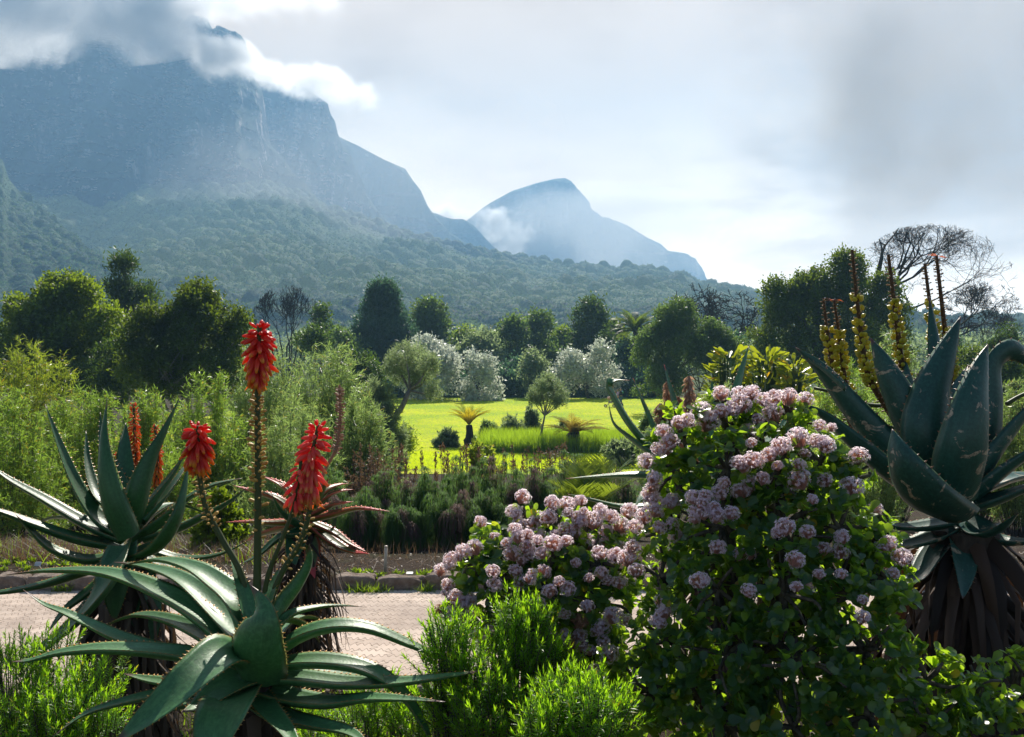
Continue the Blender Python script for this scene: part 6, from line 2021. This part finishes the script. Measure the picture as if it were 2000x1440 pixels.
# seedlings in the bare soil
L_SEED = leafmat('seedling', (.05, .11, .012), (.11, .18, .02), .45, (.36, .52, .02))
rg = np.random.default_rng(72)
spots = [(850, 1150 - 3), (680, 1148), (692, 1142), (715, 1144), (728, 1138), (762, 1142), (745, 1135), (785, 1140), (808, 1143), (775, 1132), (824, 1134), (836, 1132), (850, 1142), (702, 1130), (722, 1128), (690, 1125), (10, 1108), (42, 1112), (60, 1098), (25, 1098), (100, 1108), (118, 1094), (125, 1108), (52, 1120), (8, 1122), (150, 1112)]
for (x, y) in spots:
    dd = (2.0 - .02) * F / (y - HY)
    c = P(x, y, dd); c[2] = float(gz(c[0], dd))
    n = 34
    a = rg.uniform(0, 6.28, n); el = rg.uniform(.2, 1.4, n)
    D = np.stack([np.cos(a) * np.cos(el), np.sin(a) * np.cos(el), np.sin(el)], 1)
    s_ = rg.uniform(.028, .055, n)
    V, Fs, T = leaves(c + np.stack([rg.normal(size=n) * .02, rg.normal(size=n) * .015, np.abs(rg.normal(size=n)) * .012], 1), D, rg.normal(size=(n, 3)) + np.array([0, 0, 1]), s_, s_ * .32, 'blade', rg.random(n))
    tag(mk('seedling', V, Fs, L_SEED, None, False, T), 'small bright green seedling in the bare soil behind the kerb', 'seedling', 'seedlings in the bed')
for (x, y, d, lab) in ((832, 1168, 7.28, 'grass tuft growing at the foot of the kerb beside the lower pink bush'), (700, 1172, 7.26, 'flat grass tuft at the kerb foot right of the red-edged aloe stem'), (735, 1173, 7.26, 'flat grass tuft at the kerb foot near the stake'), (120, 1142, 7.3, 'grass tuft in front of the kerb stones at far left')):
    c = P(x, y, d)
    V, Fs, T = blades(70, lambda n: c[0] + rg.normal(size=n) * .05, lambda n: d + rg.normal(size=n) * .012, .03, .11, .004, rg, .9, .6, lambda x_, y_: 0 * x_ - .005)
    tag(mk('grass_tuft', V, Fs, L_SEED, None, False, T), lab, 'grass tuft', 'grass tufts at the kerb')

# dry brown grass and twigs in the bed (left and below the restios), fallen litter on the soil
V, Fs, T = blades(6000, lambda n: rg.uniform(-5.4, -2.3, n), lambda n: rg.uniform(8.2, 9.6, n), .05, .21, .004, rg, 1.1, .5)
V2, F2, T2 = blades(700, lambda n: rg.uniform(-2.6, -.2, n), lambda n: rg.uniform(8.5, 9.6, n), .03, .16, .003, rg, .6, .3)
V3, F3, T3 = blades(1500, lambda n: rg.uniform(-6, 6, n), lambda n: rg.uniform(7.5, 8.6, n), .03, .09, .004, rg, 1.6, .6)
V, Fs, T = join([(V, Fs, T), (V2, F2, T2), (V3, F3, T3)])
tag(mk('dry_grass', V, Fs, L_DRY, None, False, T), kind='stuff')
V, Fs, T = blades(700, lambda n: rg.uniform(-5.4, -2.0, n), lambda n: rg.uniform(8.0, 9.6, n), .08, .26, .004, rg, .9, .5)
V2, F2, T2 = blades(9000, lambda n: rg.uniform(-6, 6, n), lambda n: rg.uniform(3.2, 5.0, n), .05, .16, .004, rg, .8, .4)
V, Fs, T = join([(V, Fs, T), (V2, F2, T2)])
tag(mk('grass', V, Fs, L_SEED, None, False, T), kind='stuff')
n = 5200
x = rg.uniform(-6, 6, n); y = np.concatenate([rg.uniform(7.5, 9.5, n // 2), rg.uniform(2.4, 5.0, n - n // 2)])
C = np.stack([x, y, gz(x, y) + .006], 1)
D = np.stack([rg.normal(size=n), rg.normal(size=n), rg.normal(size=n) * .15], 1)
V, Fs, T = leaves(C, D, rg.normal(size=(n, 3)) * .25 + np.array([0, 0, 1]), rg.uniform(.015, .05, n), rg.uniform(.004, .018, n), 'dia', rg.random(n))
n2 = 420
x = rg.uniform(-5, 5, n2); y = np.where(rg.random(n2) < .6, 7.3 - np.abs(rg.normal(size=n2)) * .25, 5.2 + np.abs(rg.normal(size=n2)) * .3)
C = np.stack([x, y, 0 * x + .012], 1)
V2, F2, T2 = leaves(C, np.stack([rg.normal(size=n2), rg.normal(size=n2), rg.normal(size=n2) * .1], 1), rg.normal(size=(n2, 3)) * .2 + np.array([0, 0, 1]), rg.uniform(.012, .04, n2), rg.uniform(.005, .014, n2), 'dia', rg.random(n2))
V, Fs, T = join([(V, Fs, T), (V2, F2, T2)])
tag(mk('leaf_litter', V, Fs, L_DRY, None, False, T), kind='stuff')


# ------------------------------------------------------------------ people with a pushchair on the lawn
def skinmat(name, c, rough=.6):
    m, nt, out = newmat(name)
    tco = nt.add('ShaderNodeTexCoord').outputs['Object']
    n = nt.noise(18, tco, 4)
    nt.l.new(pbsdf(nt, nt.mix(n, tuple(x * .85 for x in c), c), rough, .25).outputs[0], out.inputs['Surface'])
    return m


M_SKIN = skinmat('skin', (.46, .27, .19)); M_HAIR_G = skinmat('hair_grey', (.30, .27, .25)); M_HAIR_B = skinmat('hair_brown', (.16, .10, .07))
M_NAVY = skinmat('cloth_navy', (.018, .022, .045), .85); M_JEANS = skinmat('cloth_jeans', (.07, .12, .22), .85); M_PINKC = skinmat('cloth_pink', (.62, .40, .58), .85)
M_TEAL = skinmat('cloth_teal', (.14, .42, .40), .85); M_GREYC = skinmat('cloth_grey', (.12, .12, .14), .85); M_SHOE = skinmat('shoe', (.04, .04, .045), .6); M_PEACH = skinmat('cloth_peach', (.60, .34, .27), .85)


def skin_obj(name, verts, edges, radii, mat, parent, root_i=0, sub=2):
    me = bpy.data.meshes.new(name)
    org = ORG[parent.name]
    me.from_pydata([tuple(np.array(v) - org) for v in verts], edges, [])
    o = bpy.data.objects.new(name, me); COL.objects.link(o); o.parent = parent; ORG[o.name] = org
    md = o.modifiers.new('skin', 'SKIN')
    for i, r in enumerate(radii):
        r = r if isinstance(r, tuple) else (r, r)
        me.skin_vertices[0].data[i].radius = r
    me.skin_vertices[0].data[root_i].use_root = True
    md.use_smooth_shade = True
    sb = o.modifiers.new('sub', 'SUBSURF'); sb.levels = sub; sb.render_levels = sub
    me.materials.append(mat)
    return o


def person(label, px_, d, H, yaw, top_mat, leg_mat, hair_mat, rng, stride=.28, armfwd=.25):
    x0 = P(px_, 0, d)[0]; g_ = float(gz(x0, d)) + .03
    root = thing('person', label, 'person', (x0, d, g_), 'people on the lawn')
    cy_, sy_ = math.cos(yaw), math.sin(yaw)
    k = H / 1.75

    def W(f, s, z):       # forward, left, up (metres of a 1.75 m figure)
        f, s = f * k, s * k
        return np.array([x0 + f * cy_ - s * sy_, d + f * sy_ + s * cy_, g_ + z * k])
    v = [W(0, 0, .95), W(.01, 0, 1.15), W(.02, 0, 1.38), W(.03, 0, 1.50), W(.05, 0, 1.60), W(.06, 0, 1.70),
         W(.02, .17, 1.41), W(.02 + armfwd * .3, .24, 1.15), W(.02 + armfwd, .20, 1.00), W(.02, -.17, 1.41), W(.02 + armfwd * .3, -.24, 1.15), W(.02 + armfwd, -.20, 1.00),
         W(0, .09, .90), W(stride * .35, .10, .50), W(stride * .3, .10, .09), W(stride * .3 + .14, .10, .04), W(0, -.09, .90), W(-stride * .1, -.10, .50), W(-stride * .75, -.10, .12), W(-stride * .75 + .13, -.10, .05)]
    e = [(0, 1), (1, 2), (2, 3), (3, 4), (4, 5), (2, 6), (6, 7), (7, 8), (2, 9), (9, 10), (10, 11), (0, 12), (12, 13), (13, 14), (14, 15), (0, 16), (16, 17), (17, 18), (18, 19)]
    r = [.13, .12, .14, .055, .085, .080, .06, .045, .035, .06, .045, .035, .085, .06, .042, .035, .085, .06, .042, .035]
    skin_obj('body', v, e, [q * k for q in r], M_SKIN, root)
    # clothes follow the body, a little wider
    vt = [v[0], v[1], v[2], v[2] + np.array([0, 0, .07]), v[6], v[7], v[8] * .7 + v[7] * .3, v[9], v[10], v[11] * .7 + v[10] * .3]
    skin_obj('top', vt, [(0, 1), (1, 2), (2, 3), (2, 4), (4, 5), (5, 6), (2, 7), (7, 8), (8, 9)], [q * k for q in (.155, .145, .17, .09, .08, .06, .052, .08, .06, .052)], top_mat, root)
    vl = [v[0] - np.array([0, 0, .01]), v[12], v[13], v[14] + np.array([0, 0, .02]), v[16], v[17], v[18] + np.array([0, 0, .02])]
    skin_obj('trousers', vl, [(0, 1), (1, 2), (2, 3), (0, 4), (4, 5), (5, 6)], [q * k for q in (.15, .105, .078, .062, .105, .078, .062)], leg_mat, root)
    for a, b in ((14, 15), (18, 19)):
        skin_obj('shoe', [v[a] - np.array([0, 0, .03]), v[b] - np.array([0, 0, .005])], [(0, 1)], [.055 * k, .042 * k], M_SHOE, root)
    hc = v[5] + np.array([-.012 * cy_, -.012 * sy_, .02])
    skin_obj('hair', [hc + np.array([0, 0, .02]), hc + np.array([-.05 * cy_, -.05 * sy_, -.03])], [(0, 1)], [.088 * k, .07 * k], hair_mat, root)
    return root, W, v


rg = np.random.default_rng(73)
pr, W_, v_ = person('person in a dark top and blue jeans walking on the lawn beside the pushchair', 1213, 80, 1.78, math.pi, M_NAVY, M_JEANS, M_HAIR_G, rg)
skin_obj('hood', [W_(-.10, 0, 1.50), W_(-.14, -.05, 1.34), W_(-.13, -.06, 1.24)], [(0, 1), (1, 2)], [.11, .11, .06], M_TEAL, pr)
person('person in a pink top pushing the pushchair, half hidden by the bent aloe leaf', 1207.5, 80.6, 1.66, math.pi, M_PINKC, M_GREYC, M_HAIR_B, rg, armfwd=.42)
# pushchair
x0 = P(1191, 0, 80.4)[0]; dp = 80.4; g_ = float(gz(x0, dp)) + .03
root = thing('pushchair', 'small dark pushchair with peach-coloured bundle in front of the two people', 'pushchair', (x0, dp, g_))
B = np.array([x0, dp, g_])
parts = []
for s_ in (-.26, .26):
    parts.append(tube(spline([B + np.array([.62, s_, 1.02]), B + np.array([.30, s_, .62]), B + np.array([-.38, s_, .14])], 9), .018, 6))
    parts.append(tube(spline([B + np.array([-.12, s_, .72]), B + np.array([.15, s_, .42]), B + np.array([.38, s_, .14])], 9), .018, 6))
parts.append(tube(np.array([B + np.array([.62, -.26, 1.02]), B + np.array([.62, 0, 1.03]), B + np.array([.62, .26, 1.02])]), .02, 6))
V, Fs, _ = join(parts); mk('frame', V, Fs, M_METAL, root)
for fx in (-.38, .38):
    for s_ in (-.27, .27):
        th = np.linspace(0, 2 * np.pi, 19)
        c = B + np.array([fx, s_, .14])
        ring = np.stack([c[0] + np.cos(th) * .115, np.full(19, c[1]), c[2] + np.sin(th) * .115], 1)
        V, Fs = tube(ring, .025, 6, cap=False)
        wh = mk('wheel', V, Fs, M_SHOE, root)
        V, F_ = segs(np.repeat(c[None], 6, 0), ring[::3][:6], .008, .006, 4); mk('spokes', V, F_, M_METAL, wh)
V, Fs = lump(B[0] + .05, B[1], B[2] + .48, .22, .20, .07, rg, 4, .08, 3); mk('seat', V, Fs, M_GREYC, root)
V, Fs = lump(B[0] + .22, B[1], B[2] + .70, .06, .20, .22, rg, 4, .08, 3); mk('backrest', V, Fs, M_GREYC, root)
V, Fs = lump(B[0] - .02, B[1], B[2] + .84, .22, .21, .13, rg, 5, .10, 2.4); mk('canopy', V, Fs, M_PEACH, root)
# ------------------------------------------------------------------ clouds hanging on the mountain
def cloud(px_, py_, d, rx, ry, rz, dens, scale, seed, thr=.40, rot=0.0, aniso=.5, soft=.9, alb=(.99, .985, .98), namp=2.3):
    """lumpy bank of cloud: a closed body filled with uneven mist"""
    c = P(px_, py_, d)
    m, nt, out = newmat('cloud_mist')
    tco = nt.add('ShaderNodeTexCoord').outputs['Object']
    ln = nt.add('ShaderNodeVectorMath', operation='LENGTH')
    sc = nt.add('ShaderNodeMapping'); nt.l.new(tco, sc.inputs[0]); sc.inputs['Scale'].default_value = (1 / rx, 1 / rz, 1 / ry)
    nt.l.new(sc.outputs[0], ln.inputs[0])
    off = nt.add('ShaderNodeMapping'); nt.l.new(tco, off.inputs[0]); off.inputs['Location'].default_value = (seed * 37.1, seed * 11.3, seed * 5.7)
    n = nt.noise(scale, off.outputs[0], 6, .58, .35)
    fall = nt.math('SUBTRACT', 1.0, ln.outputs['Value'])
    v = nt.math('ADD', nt.math('MULTIPLY', fall, soft), nt.math('MULTIPLY', nt.math('SUBTRACT', n, .5), namp))
    v = nt.ramp(v, thr - .22, thr + .42)
    pv = nt.add('ShaderNodeVolumePrincipled')
    pv.inputs['Color'].default_value = (*alb, 1)
    pv.inputs['Anisotropy'].default_value = aniso
    nt.l.new(nt.math('MULTIPLY', v, dens), pv.inputs['Density'])
    nt.l.new(pv.outputs[0], out.inputs['Volume'])
    # body: ellipsoid
    nu, nv = 24, 14
    u = np.linspace(0, 2 * np.pi, nu, endpoint=False); w_ = np.linspace(.06, np.pi - .06, nv)
    U, Wv = np.meshgrid(u, w_)
    V = np.stack([np.cos(U) * np.sin(Wv) * rx, np.sin(U) * np.sin(Wv) * rz, np.cos(Wv) * ry], -1).reshape(-1, 3) * 1.06
    i = np.arange(nu); j = (i + 1) % nu
    f = (np.stack([i, i + nu, j + nu, j], 1)[None] + (np.arange(nv - 1) * nu)[:, None, None]).reshape(-1, 4)
    caps = np.array([list(range(nu)), list(range((nv - 1) * nu, nv * nu))[::-1]])
    me = mesh('cloud', V, [f, caps]); me.materials.append(m)
    o = bpy.data.objects.new('cloud', me); COL.objects.link(o)
    o.location = tuple(c); o.rotation_euler = (0, -rot, 0)
    tag(o, kind='stuff')
    return o


cloud(90, -20, 1190, 340, 100, 80, .035, .009, 1, .26)
cloud(300, 35, 1220, 150, 50, 50, .03, .012, 7, .32)
cloud(425, 112, 1230, 95, 38, 40, .07, .020, 2, .34, rot=-.35)
cloud(520, 140, 1290, 70, 26, 34, .05, .022, 8, .36, rot=-.5)
cloud(620, 170, 1480, 120, 40, 60, .03, .016, 3, .36, rot=-.25)
cloud(450, -10, 1320, 200, 60, 60, .025, .011, 4, .36)
cloud(900, 418, 1990, 130, 24, 30, .045, .022, 5, .26)
cloud(968, 440, 1975, 60, 45, 26, .05, .026, 9, .30, rot=-.7)
cloud(1005, 478, 1960, 44, 60, 24, .05, .03, 6, .32, rot=-.8)
# thin mist drifting in front of the far peak, and a bank added under the left wall to imitate light shafts
cloud(1120, 470, 1990, 420, 130, 60, .0065, .004, 10, .02, aniso=.3)
cloud(560, 400, 1060, 330, 120, 50, .0022, .006, 11, .12, aniso=.3, rot=.3)
# heavy grey bank on the right
cloud(1900, 150, 800, 300, 170, 90, .0135, .010, 12, .34, aniso=.1, alb=(.70, .67, .65), namp=1.5, soft=1.0)
cloud(1560, 215, 900, 150, 55, 60, .006, .012, 13, .34, aniso=.1, alb=(.76, .73, .71), namp=1.9)
